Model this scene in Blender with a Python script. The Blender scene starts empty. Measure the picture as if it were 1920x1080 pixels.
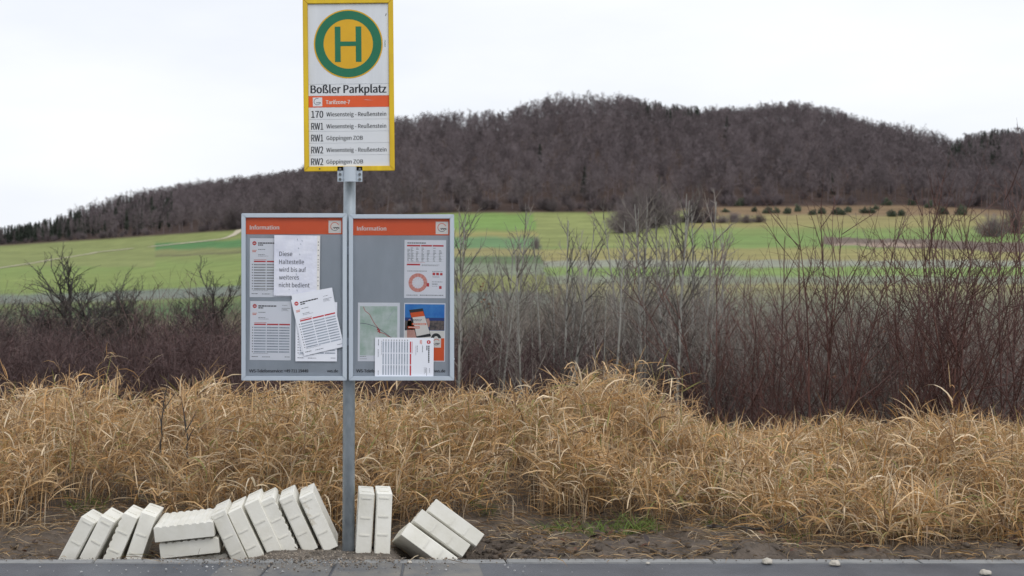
import bpy, bmesh, math, random
import numpy as np
from mathutils import Vector, Matrix, noise

R = math.radians
ORD = 'first second third fourth fifth sixth seventh eighth ninth tenth eleventh twelfth thirteenth fourteenth fifteenth sixteenth seventeenth eighteenth nineteenth twentieth twenty-first twenty-second twenty-third twenty-fourth twenty-fifth twenty-sixth twenty-seventh twenty-eighth twenty-ninth thirtieth'.split()
SC = bpy.context.scene
COL = SC.collection
random.seed(11)
RNG = np.random.default_rng(11)

# ------------------------------------------------------------------ camera, sky, sun, exposure
F, VX, VY, EYE = 2400.0, 640.0, 480.0, 1.48      # focal length in photo pixels, vanishing point, eye height
cam = bpy.data.cameras.new('camera')
cam.sensor_width = 36.0
cam.lens = F / 1920 * 36.0
cam.shift_x = (960 - VX) / 1920
cam.shift_y = -(540 - VY) / 1920
cam.clip_start, cam.clip_end = 0.1, 12000
cam.dof.use_dof = True
cam.dof.focus_distance = 6.4
cam.dof.aperture_fstop = 4.5
cam_ob = bpy.data.objects.new('camera', cam)
cam_ob.location = (0, 0, EYE)
cam_ob.rotation_euler = (R(90), 0, 0)
COL.objects.link(cam_ob)
SC.camera = cam_ob

world = bpy.data.worlds.new('World')
SC.world = world
world.use_nodes = True
wn, wl = world.node_tree.nodes, world.node_tree.links
wn.clear()
SUN_EL, SUN_AZ = 52, 150           # high and behind the camera's right shoulder, lost in the cloud
out = wn.new('ShaderNodeOutputWorld')
sky = wn.new('ShaderNodeTexSky'); sky.sky_type = 'NISHITA'; sky.sun_disc = False
sky.sun_elevation = R(SUN_EL); sky.sun_rotation = R(SUN_AZ)
bgs = wn.new('ShaderNodeBackground'); bgs.inputs[1].default_value = 0.1
wl.new(sky.outputs[0], bgs.inputs[0])
tc = wn.new('ShaderNodeTexCoord')
mp = wn.new('ShaderNodeMapping'); mp.inputs['Scale'].default_value = (1.3, 1.3, 4.2); mp.inputs['Location'].default_value = (0.35, 0.1, 0.2)
nz = wn.new('ShaderNodeTexNoise'); nz.inputs['Scale'].default_value = 2.1; nz.inputs['Detail'].default_value = 6; nz.inputs['Roughness'].default_value = 0.5
cr = wn.new('ShaderNodeValToRGB')
cr.color_ramp.elements[0].position = 0.3; cr.color_ramp.elements[0].color = (0.83, 0.865, 0.93, 1)
cr.color_ramp.elements[1].position = 0.62; cr.color_ramp.elements[1].color = (0.965, 0.985, 1.02, 1)
bgc = wn.new('ShaderNodeBackground'); bgc.inputs[1].default_value = 1.0
wl.new(tc.outputs['Generated'], mp.inputs[0]); wl.new(mp.outputs[0], nz.inputs['Vector']); wl.new(nz.outputs[0], cr.inputs[0]); wl.new(cr.outputs[0], bgc.inputs[0])
mx = wn.new('ShaderNodeMixShader'); mx.inputs[0].default_value = 0.95
wl.new(bgs.outputs[0], mx.inputs[1]); wl.new(bgc.outputs[0], mx.inputs[2]); wl.new(mx.outputs[0], out.inputs[0])

sun = bpy.data.lights.new('sun', 'SUN'); sun.energy = 1.1; sun.angle = R(40); sun.color = (1, 0.97, 0.93)
sun_ob = bpy.data.objects.new('sun', sun)
el, az = R(SUN_EL), R(SUN_AZ)
sdir = Vector((math.cos(el) * math.sin(az), math.cos(el) * math.cos(az), math.sin(el)))
sun_ob.rotation_euler = sdir.to_track_quat('Z', 'Y').to_euler()
COL.objects.link(sun_ob)
SC.view_settings.view_transform = 'Standard'
SC.view_settings.look = 'None'
SC.view_settings.exposure = 0.1
SC.view_settings.gamma = 1.0

# ------------------------------------------------------------------ helpers
def P(px, py, Y):
    return Vector(((px - VX) / F * Y, Y, EYE - (py - VY) / F * Y))

def lin(r, g, b):
    f = lambda c: ((c / 255 + 0.055) / 1.055) ** 2.4 if c > 10 else c / 255 / 12.92
    return (f(r), f(g), f(b))

def put(o, parent=None, label=None, cat=None, group=None, kind=None):
    if o.name not in COL.objects:
        COL.objects.link(o)
    if parent is not None:
        o.parent = parent
    for k, v in (('label', label), ('category', cat), ('group', group), ('kind', kind)):
        if v:
            o[k] = v
    return o

def empty(name, loc, label, cat, group=None, rot=(0, 0, 0)):
    o = bpy.data.objects.new(name, None)
    o.empty_display_size = 0.1
    o.location = loc
    o.rotation_euler = rot
    return put(o, None, label, cat, group)

def mesh_of(name, V, Fc, mat=None, col=None, smooth=False):
    """V (n,3) array, Fc (m,k) array of equal-sided faces, col (n,3) per point."""
    V = np.asarray(V, dtype=np.float32); Fc = np.asarray(Fc, dtype=np.int32)
    me = bpy.data.meshes.new(name)
    m, k = Fc.shape
    me.vertices.add(len(V)); me.vertices.foreach_set('co', V.ravel())
    me.loops.add(m * k); me.loops.foreach_set('vertex_index', Fc.ravel())
    me.polygons.add(m)
    me.polygons.foreach_set('loop_start', np.arange(0, m * k, k, dtype=np.int32))
    if smooth:
        me.polygons.foreach_set('use_smooth', np.ones(m, dtype=bool))
    me.update(calc_edges=True)
    if col is not None:
        a = me.color_attributes.new('col', 'FLOAT_COLOR', 'POINT')
        c4 = np.ones((len(V), 4), dtype=np.float32); c4[:, :3] = col
        a.data.foreach_set('color', c4.ravel())
    if mat is not None:
        me.materials.append(mat)
    return me

def ob_of(name, me, parent=None, **kw):
    return put(bpy.data.objects.new(name, me), parent, **kw)

def bm_ob(name, bm, mat, parent=None, smooth=False, **kw):
    me = bpy.data.meshes.new(name)
    bmesh.ops.recalc_face_normals(bm, faces=bm.faces)
    bm.to_mesh(me); bm.free()
    if smooth:
        for p in me.polygons: p.use_smooth = True
    if mat: me.materials.append(mat)
    return ob_of(name, me, parent, **kw)

def add_box(bm, x0, x1, y0, y1, z0, z1, bev=0.0):
    vs = [bm.verts.new(c) for c in ((x0, y0, z0), (x1, y0, z0), (x1, y1, z0), (x0, y1, z0), (x0, y0, z1), (x1, y0, z1), (x1, y1, z1), (x0, y1, z1))]
    fs = [bm.faces.new([vs[i] for i in q]) for q in ((0, 1, 5, 4), (1, 2, 6, 5), (2, 3, 7, 6), (3, 0, 4, 7), (4, 5, 6, 7), (3, 2, 1, 0))]
    if bev:
        es = list({e for f in fs for e in f.edges})
        bmesh.ops.bevel(bm, geom=es, offset=bev, segments=2, affect='EDGES')

def add_cyl(bm, p0, p1, r0, r1=None, n=20):
    r1 = r0 if r1 is None else r1
    p0, p1 = Vector(p0), Vector(p1)
    q = (p1 - p0).to_track_quat('Z', 'Y').to_matrix()
    a = [bm.verts.new(p0 + q @ Vector((r0 * math.cos(t), r0 * math.sin(t), 0))) for t in np.linspace(0, 2 * math.pi, n, endpoint=False)]
    b = [bm.verts.new(p1 + q @ Vector((r1 * math.cos(t), r1 * math.sin(t), 0))) for t in np.linspace(0, 2 * math.pi, n, endpoint=False)]
    for i in range(n):
        bm.faces.new((a[i], a[(i + 1) % n], b[(i + 1) % n], b[i]))
    bm.faces.new(a[::-1]); bm.faces.new(b)

# ---- materials
def new_mat(name):
    m = bpy.data.materials.new(name); m.use_nodes = True
    n, l = m.node_tree.nodes, m.node_tree.links
    return m, n, l, n['Principled BSDF']

def mat(name, c1, c2=None, scale=8.0, rough=0.6, metal=0.0, bump=0.0, bscale=60.0, c3=None, spec=0.5, rand=0.0, stretch=None):
    m, n, l, b = new_mat(name)
    b.inputs['Roughness'].default_value = rough
    b.inputs['Metallic'].default_value = metal
    b.inputs['Specular IOR Level'].default_value = spec
    b.inputs['Base Color'].default_value = (*c1, 1)
    t = n.new('ShaderNodeTexCoord')
    src = t.outputs['Object']
    if stretch:
        mpn = n.new('ShaderNodeMapping'); mpn.inputs['Scale'].default_value = stretch
        l.new(src, mpn.inputs[0]); src = mpn.outputs[0]
    if rand:
        oi = n.new('ShaderNodeObjectInfo'); ad = n.new('ShaderNodeVectorMath'); ad.operation = 'ADD'
        ml = n.new('ShaderNodeVectorMath'); ml.operation = 'SCALE'; ml.inputs['Scale'].default_value = 37.0
        cx = n.new('ShaderNodeCombineXYZ')
        for i in range(3): l.new(oi.outputs['Random'], cx.inputs[i])
        l.new(cx.outputs[0], ml.inputs[0]); l.new(ml.outputs[0], ad.inputs[1]); l.new(src, ad.inputs[0]); src = ad.outputs[0]
    if c2 is not None:
        z = n.new('ShaderNodeTexNoise'); z.inputs['Scale'].default_value = scale; z.inputs['Detail'].default_value = 8; z.inputs['Roughness'].default_value = 0.62
        l.new(src, z.inputs['Vector'])
        r = n.new('ShaderNodeValToRGB')
        r.color_ramp.elements[0].position = 0.35; r.color_ramp.elements[0].color = (*c1, 1)
        r.color_ramp.elements[1].position = 0.65; r.color_ramp.elements[1].color = (*c2, 1)
        if c3 is not None:
            e = r.color_ramp.elements.new(0.72); e.color = (*c3, 1)
        l.new(z.outputs[0], r.inputs[0])
        cs = r.outputs[0]
        if rand:
            hs = n.new('ShaderNodeHueSaturation'); mr = n.new('ShaderNodeMapRange')
            mr.inputs['To Min'].default_value = 1 - rand; mr.inputs['To Max'].default_value = 1 + rand * 0.6
            l.new(oi.outputs['Random'], mr.inputs['Value']); l.new(mr.outputs[0], hs.inputs['Value']); l.new(cs, hs.inputs['Color']); cs = hs.outputs[0]
        l.new(cs, b.inputs['Base Color'])
    if bump:
        z2 = n.new('ShaderNodeTexNoise'); z2.inputs['Scale'].default_value = bscale; z2.inputs['Detail'].default_value = 6
        l.new(src, z2.inputs['Vector'])
        bp = n.new('ShaderNodeBump'); bp.inputs['Strength'].default_value = bump; bp.inputs['Distance'].default_value = 0.01
        l.new(z2.outputs[0], bp.inputs['Height']); l.new(bp.outputs[0], b.inputs['Normal'])
    return m

def attr_mat(name, rough=0.7, spec=0.3, nscale=0, namp=0.3, bump=0, bscale=20, trans=0.0, rows=None):
    m, n, l, b = new_mat(name)
    b.inputs['Roughness'].default_value = rough
    b.inputs['Specular IOR Level'].default_value = spec
    a = n.new('ShaderNodeVertexColor'); a.layer_name = 'col'
    cs = a.outputs[0]
    t = n.new('ShaderNodeTexCoord')
    if nscale:
        z = n.new('ShaderNodeTexNoise'); z.inputs['Scale'].default_value = nscale; z.inputs['Detail'].default_value = 9; z.inputs['Roughness'].default_value = 0.65
        l.new(t.outputs['Object'], z.inputs['Vector'])
        mr = n.new('ShaderNodeMapRange'); mr.inputs['From Min'].default_value = 0.25; mr.inputs['From Max'].default_value = 0.75
        mr.inputs['To Min'].default_value = 1 - namp; mr.inputs['To Max'].default_value = 1 + namp
        l.new(z.outputs[0], mr.inputs['Value'])
        hs = n.new('ShaderNodeHueSaturation'); l.new(mr.outputs[0], hs.inputs['Value']); l.new(cs, hs.inputs['Color']); cs = hs.outputs[0]
    if rows:      # drill rows and wheel tracks along the strips
        mp2 = n.new('ShaderNodeMapping'); mp2.inputs['Scale'].default_value = rows
        z3 = n.new('ShaderNodeTexNoise'); z3.inputs['Scale'].default_value = 1.0; z3.inputs['Detail'].default_value = 5
        mr3 = n.new('ShaderNodeMapRange'); mr3.inputs['From Min'].default_value = 0.3; mr3.inputs['From Max'].default_value = 0.7; mr3.inputs['To Min'].default_value = 0.8; mr3.inputs['To Max'].default_value = 1.2
        h3 = n.new('ShaderNodeHueSaturation')
        l.new(t.outputs['Object'], mp2.inputs[0]); l.new(mp2.outputs[0], z3.inputs['Vector']); l.new(z3.outputs[0], mr3.inputs['Value']); l.new(mr3.outputs[0], h3.inputs['Value']); l.new(cs, h3.inputs['Color']); cs = h3.outputs[0]
    l.new(cs, b.inputs['Base Color'])
    if bump:
        z2 = n.new('ShaderNodeTexNoise'); z2.inputs['Scale'].default_value = bscale; z2.inputs['Detail'].default_value = 8
        l.new(t.outputs['Object'], z2.inputs['Vector'])
        bp = n.new('ShaderNodeBump'); bp.inputs['Strength'].default_value = bump; bp.inputs['Distance'].default_value = 0.02
        l.new(z2.outputs[0], bp.inputs['Height']); l.new(bp.outputs[0], b.inputs['Normal'])
    if trans:
        tr = n.new('ShaderNodeBsdfTranslucent'); l.new(cs, tr.inputs[0])
        ms = n.new('ShaderNodeMixShader'); ms.inputs[0].default_value = trans
        l.new(b.outputs[0], ms.inputs[1]); l.new(tr.outputs[0], ms.inputs[2])
        l.new(ms.outputs[0], n['Material Output'].inputs[0])
    return m

M = {}
M['yellow'] = mat('yellow_paint', lin(232, 196, 22), lin(214, 176, 26), 16, 0.42, stretch=(1, 1, .2))
M['sign_yellow'] = mat('sign_yellow', lin(224, 172, 20), lin(216, 165, 22), 9, 0.5)
M['green'] = mat('sign_green', lin(4, 106, 74), lin(10, 112, 80), 12, 0.5)
M['sign_white'] = mat('sign_white', (0.74, 0.765, 0.81), (0.66, 0.68, 0.72), 14, 0.4, stretch=(1, 1, .12))
M['plate_white'] = mat('plate_white', (0.74, 0.755, 0.79), (0.69, 0.71, 0.745), 7, 0.45)
M['orange'] = mat('orange_print', lin(228, 92, 38), lin(220, 86, 36), 7, 0.45)
M['ink'] = mat('dark_ink', (0.02, 0.022, 0.03), None, rough=0.5)
M['ink_grey'] = mat('grey_ink', (0.13, 0.14, 0.17), (0.2, 0.21, 0.24), 60, 0.6)
M['ink_faded'] = mat('faded_ink', (0.05, 0.055, 0.08), (0.1, 0.105, 0.14), 40, 0.6)
M['ink_white'] = mat('white_ink', (0.78, 0.76, 0.74), None, rough=0.5)
M['row_blue'] = mat('row_blue', (0.36, 0.41, 0.5), (0.43, 0.47, 0.55), 40, 0.6)
M['row_grey'] = mat('row_grey', (0.3, 0.31, 0.34), (0.4, 0.41, 0.43), 40, 0.6)
M['red'] = mat('red_print', lin(196, 62, 70), lin(186, 50, 60), 30, 0.5)
M['pink'] = mat('pink_print', lin(222, 160, 150), lin(212, 138, 128), 60, 0.6)
M['paper'] = mat('paper', (0.82, 0.84, 0.91), (0.78, 0.80, 0.88), 6, 0.6)
M['wet_paper'] = mat('wet_paper', (0.68, 0.70, 0.83), (0.8, 0.81, 0.9), 9, 0.3, bump=0.9, bscale=11, c3=(0.6, 0.62, 0.73))
M['case_grey'] = mat('case_grey', lin(150, 158, 169), lin(166, 174, 185), 5, 0.5, stretch=(1, 1, .35))
M['alu'] = mat('aluminium', (0.5, 0.56, 0.64), (0.55, 0.61, 0.68), 6, 0.42, metal=0.25, stretch=(1, 1, 0.1))
M['galv'] = mat('galvanised_steel', (0.26, 0.30, 0.335), (0.38, 0.425, 0.465), 22, 0.5, metal=0.2, bump=0.06, bscale=90, c3=(0.31, 0.345, 0.38), stretch=(1, 1, 0.45))
M['bolt'] = mat('bolt_steel', (0.14, 0.15, 0.16), (0.22, 0.22, 0.23), 60, 0.4, metal=0.7)
M['dark'] = mat('dark_gap', (0.03, 0.033, 0.037), None, rough=0.6)
M['map_print'] = mat('map_print', (0.36, 0.5, 0.42), (0.62, 0.68, 0.68), 14, 0.55)
M['sky_print'] = mat('sky_print', lin(24, 110, 196), lin(60, 140, 210), 18, 0.4, c3=(0.6, 0.66, 0.74))
M['bus_blue'] = mat('bus_blue', lin(26, 60, 130), None, rough=0.4)
M['bus_window'] = mat('bus_window', (0.02, 0.025, 0.035), (0.2, 0.15, 0.14), 50, 0.4)
M['skin_print'] = mat('skin_print', lin(205, 160, 150), lin(188, 138, 128), 30, 0.5)
M['concrete_white'] = mat('white_concrete', (0.69, 0.67, 0.595), (0.79, 0.775, 0.715), 7, 0.7, bump=0.10, bscale=70, c3=(0.53, 0.48, 0.38), rand=0.1)
M['stone'] = mat('pale_stone', (0.4, 0.37, 0.31), (0.55, 0.51, 0.45), 40, 0.85, bump=0.4, bscale=60)
M['bark_red'] = mat('red_bark', (0.068, 0.03, 0.024), (0.15, 0.066, 0.052), 5, 0.6, rand=0.25)
M['bark_thicket'] = mat('thicket_bark', (0.05, 0.028, 0.027), (0.115, 0.066, 0.061), 2, 0.7, rand=0.35)
M['bark_grey'] = mat('grey_bark', (0.145, 0.125, 0.108), (0.27, 0.24, 0.208), 2, 0.7, rand=0.5)
M['bark_brown'] = mat('brown_bark', (0.11, 0.078, 0.06), (0.215, 0.155, 0.122), 2, 0.7, rand=0.4)
M['bark_pale'] = mat('pale_bark', (0.22, 0.215, 0.19), (0.34, 0.33, 0.30), 7, 0.7, stretch=(1, 1, 0.3))
M['bark_dark'] = mat('dark_bark', (0.035, 0.03, 0.027), (0.065, 0.055, 0.048), 4, 0.75)
M['twig'] = mat('hazed_forest_twig', (0.148, 0.122, 0.128), (0.205, 0.172, 0.178), 0.4, 0.85, rand=0.4, spec=.2)  # bark lightened: the mild haze over the hill is put into this colour
M['needle'] = mat('needles', (0.03, 0.042, 0.03), (0.052, 0.066, 0.046), 1.0, 0.7, rand=0.3)
M['juniper'] = mat('juniper_needles', (0.065, 0.09, 0.055), (0.11, 0.13, 0.085), 0.8, 0.7, rand=0.25)
M['rust_leaf'] = mat('rust_leaf', (0.14, 0.05, 0.022), (0.22, 0.09, 0.04), 9, 0.6)
M['dead_leaf'] = attr_mat('dead_leaf', 0.5, 0.4)
M['grass'] = attr_mat('dry_grass', 0.55, 0.35, trans=0.25)
M['soil'] = attr_mat('soil', 0.8, 0.3, nscale=9, namp=0.6, bump=1.0, bscale=34)
M['field'] = attr_mat('field', 0.9, 0.1, nscale=0.08, namp=0.2, rows=(0.02, 0.45, 0.2))
M['asphalt'] = mat('asphalt', (0.045, 0.051, 0.066), (0.085, 0.093, 0.11), 3.2, 0.38, bump=0.5, bscale=150, spec=0.5, c3=(0.1, 0.105, 0.115))
M['flag'] = mat('flag_concrete', (0.085, 0.09, 0.10), (0.17, 0.16, 0.145), 5.5, 0.55, bump=0.3, bscale=120, c3=(0.20, 0.18, 0.155))
M['kerb'] = mat('kerb_concrete', (0.2, 0.205, 0.21), (0.29, 0.29, 0.285), 5, 0.7, bump=0.25, bscale=110)
M['track'] = mat('track_gravel', (0.42, 0.37, 0.27), (0.5, 0.45, 0.34), 0.4, 0.9)
gm, gn, gl, gb = new_mat('clear_pane')
gn.remove(gb)
tr_ = gn.new('ShaderNodeBsdfTransparent'); tr_.inputs[0].default_value = (0.995, 0.998, 1, 1)
gg_ = gn.new('ShaderNodeBsdfGlossy'); gg_.inputs['Roughness'].default_value = 0.08
fr_ = gn.new('ShaderNodeFresnel'); fr_.inputs[0].default_value = 1.22
mg_ = gn.new('ShaderNodeMixShader')
gl.new(fr_.outputs[0], mg_.inputs[0]); gl.new(tr_.outputs[0], mg_.inputs[1]); gl.new(gg_.outputs[0], mg_.inputs[2]); gl.new(mg_.outputs[0], gn['Material Output'].inputs[0])
M['pane'] = gm

# ------------------------------------------------------------------ terrain
def interp(tbl, x):
    return np.interp(x, [t[0] for t in tbl], [t[1] for t in tbl])
EDGE_Y = [(-800, 1000), (0, 960), (200, 900), (450, 760), (560, 680), (740, 600), (1130, 590), (1350, 600), (1700, 600), (1920, 560), (2800, 560)]
EDGE_P = [(-800, 470), (0, 459), (200, 446), (450, 429), (560, 417), (740, 402), (860, 397), (1130, 396), (1350, 386), (1700, 383), (1800, 388), (1920, 395), (2800, 400)]
CREST_Y = [(-800, 1060), (0, 1060), (130, 1150), (350, 1250), (560, 1150), (740, 1050), (1000, 1000), (1500, 980), (1920, 880), (2800, 880)]
CREST_P = [(-800, 466), (0, 456), (60, 447), (130, 424), (200, 400), (280, 383), (350, 371), (430, 364), (500, 358), (560, 350), (640, 306), (740, 256), (800, 248),
           (870, 244), (940, 245), (975, 232), (1030, 215), (1100, 211), (1170, 217), (1250, 232), (1330, 240), (1400, 238), (1450, 228), (1510, 229), (1560, 241),
           (1620, 262), (1680, 274), (1740, 282), (1790, 300), (1830, 287), (1920, 280), (2100, 285), (2800, 330)]
FLD = [(60, 652), (90, 610), (120, 580), (160, 552), (200, 530), (320, 488), (450, 446), (600, 400)]

def ground_z(X, Y):
    X = np.asarray(X, float); Y = np.asarray(Y, float)
    px = VX + F * X / np.maximum(Y, 1)
    near = np.interp(Y, [-1000, 6.2, 7.2, 8.2, 9.2, 11, 14, 25, 60], [-0.05, -0.05, 0.0, 0.1, 0.05, -0.5, -1.05, -1.9, EYE - (652 - VY) / F * 60])
    ye, pe, yc, pc = (interp(t, px) for t in (EDGE_Y, EDGE_P, CREST_Y, CREST_P))
    # field rows: the table is for an edge at 600 m / 400 px; it is stretched to each column's own edge
    s = np.clip((Y - 60) / (ye - 60), 0, 1) * 540 + 60
    prow = np.interp(s, [t[0] for t in FLD], [t[1] for t in FLD])
    prow = 652 + (prow - 652) * (652 - pe) / 252.0
    zf = EYE - (prow - VY) / F * Y
    zc = EYE - (pc - VY) / F * yc
    zedge = EYE - (pe - VY) / F * ye
    t = np.clip((Y - ye) / np.maximum(yc - ye, 1), 0, 1)
    zh = zedge + (zc - zedge) * (0.45 * np.sin(t * math.pi / 2) ** 1.1 + 0.55 * t)
    back = np.maximum(zc - 0.22 * np.maximum(Y - yc - 30, 0), -4.0)
    z = np.where(Y < 60, near, np.where(Y < ye, zf, np.where(Y < yc, zh, back)))
    return z

BAND_L = [  # (left part of the valley) pixel row in the photo at px 330 -> colour of the crop there
    (425, (0.215, 0.245, 0.075)), (452, (0.20, 0.235, 0.07)), (456, (0.075, 0.19, 0.062)), (466, (0.085, 0.2, 0.066)), (470, (0.20, 0.21, 0.075)), (476, (0.19, 0.2, 0.075)),
    (479, (0.125, 0.12, 0.06)), (482, (0.2, 0.235, 0.07)), (495, (0.185, 0.25, 0.065)), (515, (0.2, 0.255, 0.065)), (538, (0.18, 0.24, 0.06)), (543, (0.15, 0.18, 0.14)), (556, (0.16, 0.18, 0.15)),
    (562, (0.15, 0.2, 0.06)), (580, (0.075, 0.15, 0.055)), (600, (0.1, 0.15, 0.055)), (612, (0.3, 0.27, 0.17)), (615, (0.12, 0.15, 0.06)), (660, (0.12, 0.13, 0.06))]
BAND_R = [
    (385, (0.20, 0.14, 0.075)), (400, (0.19, 0.2, 0.07)), (403, (0.17, 0.27, 0.065)), (428, (0.16, 0.26, 0.065)), (437, (0.27, 0.25, 0.085)), (442, (0.27, 0.25, 0.085)),
    (448, (0.125, 0.225, 0.095)), (464, (0.125, 0.225, 0.095)), (468, (0.25, 0.22, 0.09)), (478, (0.25, 0.23, 0.09)), (483, (0.1, 0.15, 0.065)), (492, (0.11, 0.155, 0.07)),
    (496, (0.175, 0.2, 0.135)), (512, (0.185, 0.21, 0.14)), (518, (0.2, 0.21, 0.07)), (545, (0.2, 0.21, 0.07)), (552, (0.15, 0.17, 0.14)), (590, (0.15, 0.17, 0.1)), (660, (0.12, 0.13, 0.07))]
BAND_E = [  # east of the small bush
    (378, (0.17, 0.115, 0.07)), (402, (0.2, 0.14, 0.08)), (406, (0.27, 0.23, 0.09)), (424, (0.26, 0.235, 0.085)), (430, (0.2, 0.25, 0.075)), (445, (0.165, 0.25, 0.07)), (462, (0.17, 0.245, 0.07)),
    (468, (0.26, 0.24, 0.085)), (486, (0.27, 0.24, 0.085)), (490, (0.25, 0.255, 0.2)), (499, (0.24, 0.255, 0.195)), (503, (0.19, 0.27, 0.07)), (515, (0.18, 0.26, 0.07)), (521, (0.21, 0.225, 0.16)), (530, (0.19, 0.205, 0.14)),
    (536, (0.24, 0.22, 0.09)), (556, (0.18, 0.18, 0.1)), (580, (0.15, 0.16, 0.11)), (660, (0.12, 0.13, 0.07))]

def field_colour(px, py):
    py = py + 1.1 * np.sin(px * .021 + py * .3) + .7 * np.sin(px * .083 + 1) + RNG.normal(0, .45, len(py))
    def tab(b, q):
        return np.stack([np.interp(q, [t[0] for t in b], [t[1][i] for t in b]) for i in range(3)], -1)
    cl = tab(BAND_L, py + (px - 330) * 0.04)
    west = (px < 290) & (py < 500) & (py > 425)
    cl[west] = np.array((0.205, 0.235, 0.075)) * (1 + .06 * np.sin(py[west] * .5))[:, None]
    cr_ = tab(BAND_R, py)
    ce = tab(BAND_E, py)
    # 860-1000: green strips; between them and the clump the meadow is yellow-green
    ce2 = ce.copy()
    low = (py > 398) & (py < 462) & (px < 1290)
    ce2[low] = np.array((0.225, 0.255, 0.08)) * (1 + 0.08 * np.sin(py[low] * 0.8))[:, None]
    plough = (px > 1545) & (np.abs(py - (458 + (px - 1740) * 0.035)) < 7.5 + (px - 1545) * 0.004)
    ce2[plough] = (0.15, 0.112, 0.09)
    pale = (px > 1560) & (px < 1740) & (np.abs(py - 459) < 2.6)
    ce2[pale] = (0.3, 0.22, 0.17)
    east = px > 1010 + (py - 450) * 0.2
    c = np.where(east[..., None], ce2, cr_)
    bl = np.clip((px - 470) / 360, 0, 1)[..., None]; bl = bl * bl * (3 - 2 * bl)
    c = cl * (1 - bl) + c * bl
    g_ = c.mean(-1, keepdims=True)
    c = g_ + (c - g_) * 0.9
    past = (py < 401) & (px > 1300)
    c[past] = (0.2, 0.138, 0.08)
    return c

cols = np.concatenate([np.linspace(-700, -40, 40, endpoint=False), np.linspace(-40, 1960, 420, endpoint=False), np.linspace(1960, 2700, 46)])
rows_n = np.concatenate([np.linspace(9.3, 60, 60, endpoint=False)])
tt = np.linspace(0, 1, 230)
grid_X, grid_Y = [], []
for c in cols:
    ye, yc = float(interp(EDGE_Y, c)), float(interp(CREST_Y, c))
    # even in pixel rows: between 60 m and the forest edge
    inv = 1 / 60 + (1 / ye - 1 / 60) * tt
    yy = np.concatenate([rows_n, 0.5 / inv + 0.5 * (60 + (ye - 60) * tt), ye + (yc - ye) * np.linspace(0.02, 1, 40), yc + np.array([15, 40, 120, 300, 600, 1200, 2500, 5000])])
    grid_Y.append(yy); grid_X.append((c - VX) / F * yy)
GX, GY = np.array(grid_X), np.array(grid_Y)
GZ = ground_z(GX, GY)
nc, nr = GX.shape
idx = np.arange(nc * nr).reshape(nc, nr)
FQ = np.stack([idx[:-1, :-1], idx[1:, :-1], idx[1:, 1:], idx[:-1, 1:]], -1).reshape(-1, 4)
PXg = np.repeat(cols[:, None], nr, 1)
PYg = VY - (GZ - EYE) * F / GY
CC = field_colour(PXg.ravel(), PYg.ravel())
yeg = interp(EDGE_Y, PXg.ravel())
forest_floor = GY.ravel() > yeg - 1
CC[forest_floor] = (0.075, 0.052, 0.044)
CC[GY.ravel() < 58] = (0.07, 0.055, 0.04)
ob_of('meadow', mesh_of('meadow', np.stack([GX, GY, GZ], -1).reshape(-1, 3), FQ, M['field'], CC, smooth=True), kind='structure', label='green and tan strips of farmland rising to the wooded hill')
rear = bmesh.new()
add_box(rear, -900, 900, -900, 2.4, -0.6, -0.02)
bm_ob('ground', rear, mat('rear_meadow', (0.12, 0.15, 0.06), (0.17, 0.18, 0.08), 0.2, 0.9), kind='structure')

def strip_on_ground(name, pts, width, m, lift=0.25):
    """a strip along photo points (px, py) that lie on the field"""
    V = []
    for px, py in pts:
        ye = float(interp(EDGE_Y, px))
        ys = np.linspace(60, ye, 2500)
        z = ground_z((px - VX) / F * ys, ys)
        q = VY - (z - EYE) * F / ys
        Y = ys[np.argmin(np.abs(q - py))]
        V.append(Vector(((px - VX) / F * Y, Y, 0)))
    vv, ff = [], []
    for i, p in enumerate(V):
        d = (V[min(i + 1, len(V) - 1)] - V[max(i - 1, 0)]).normalized()
        n_ = Vector((-d.y, d.x, 0)) * width / 2
        for s in (-1, 1):
            q = p + n_ * s
            vv.append((q.x, q.y, float(ground_z(q.x, q.y)) + lift))
    ff = [(2 * i, 2 * i + 1, 2 * i + 3, 2 * i + 2) for i in range(len(V) - 1)]
    return ob_of(name, mesh_of(name, vv, ff, m), kind='structure', label='pale gravel farm track crossing the left field')
def dense(pts, n):
    a = np.array(pts, float); t = np.linspace(0, len(a) - 1, n)
    return list(zip(np.interp(t, range(len(a)), a[:, 0]), np.interp(t, range(len(a)), a[:, 1])))
strip_on_ground('track', dense([(-40, 508), (0, 503), (40, 497), (70, 492.5), (100, 487), (130, 482.5), (165, 477), (185, 473), (215, 470), (248, 466.5)], 40), 4.2, M['track'])
strip_on_ground('track', dense([(280, 463.5), (330, 458), (380, 453), (415, 449), (432, 444), (443, 438), (450, 431)], 40), 4.6, M['track'])

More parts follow.
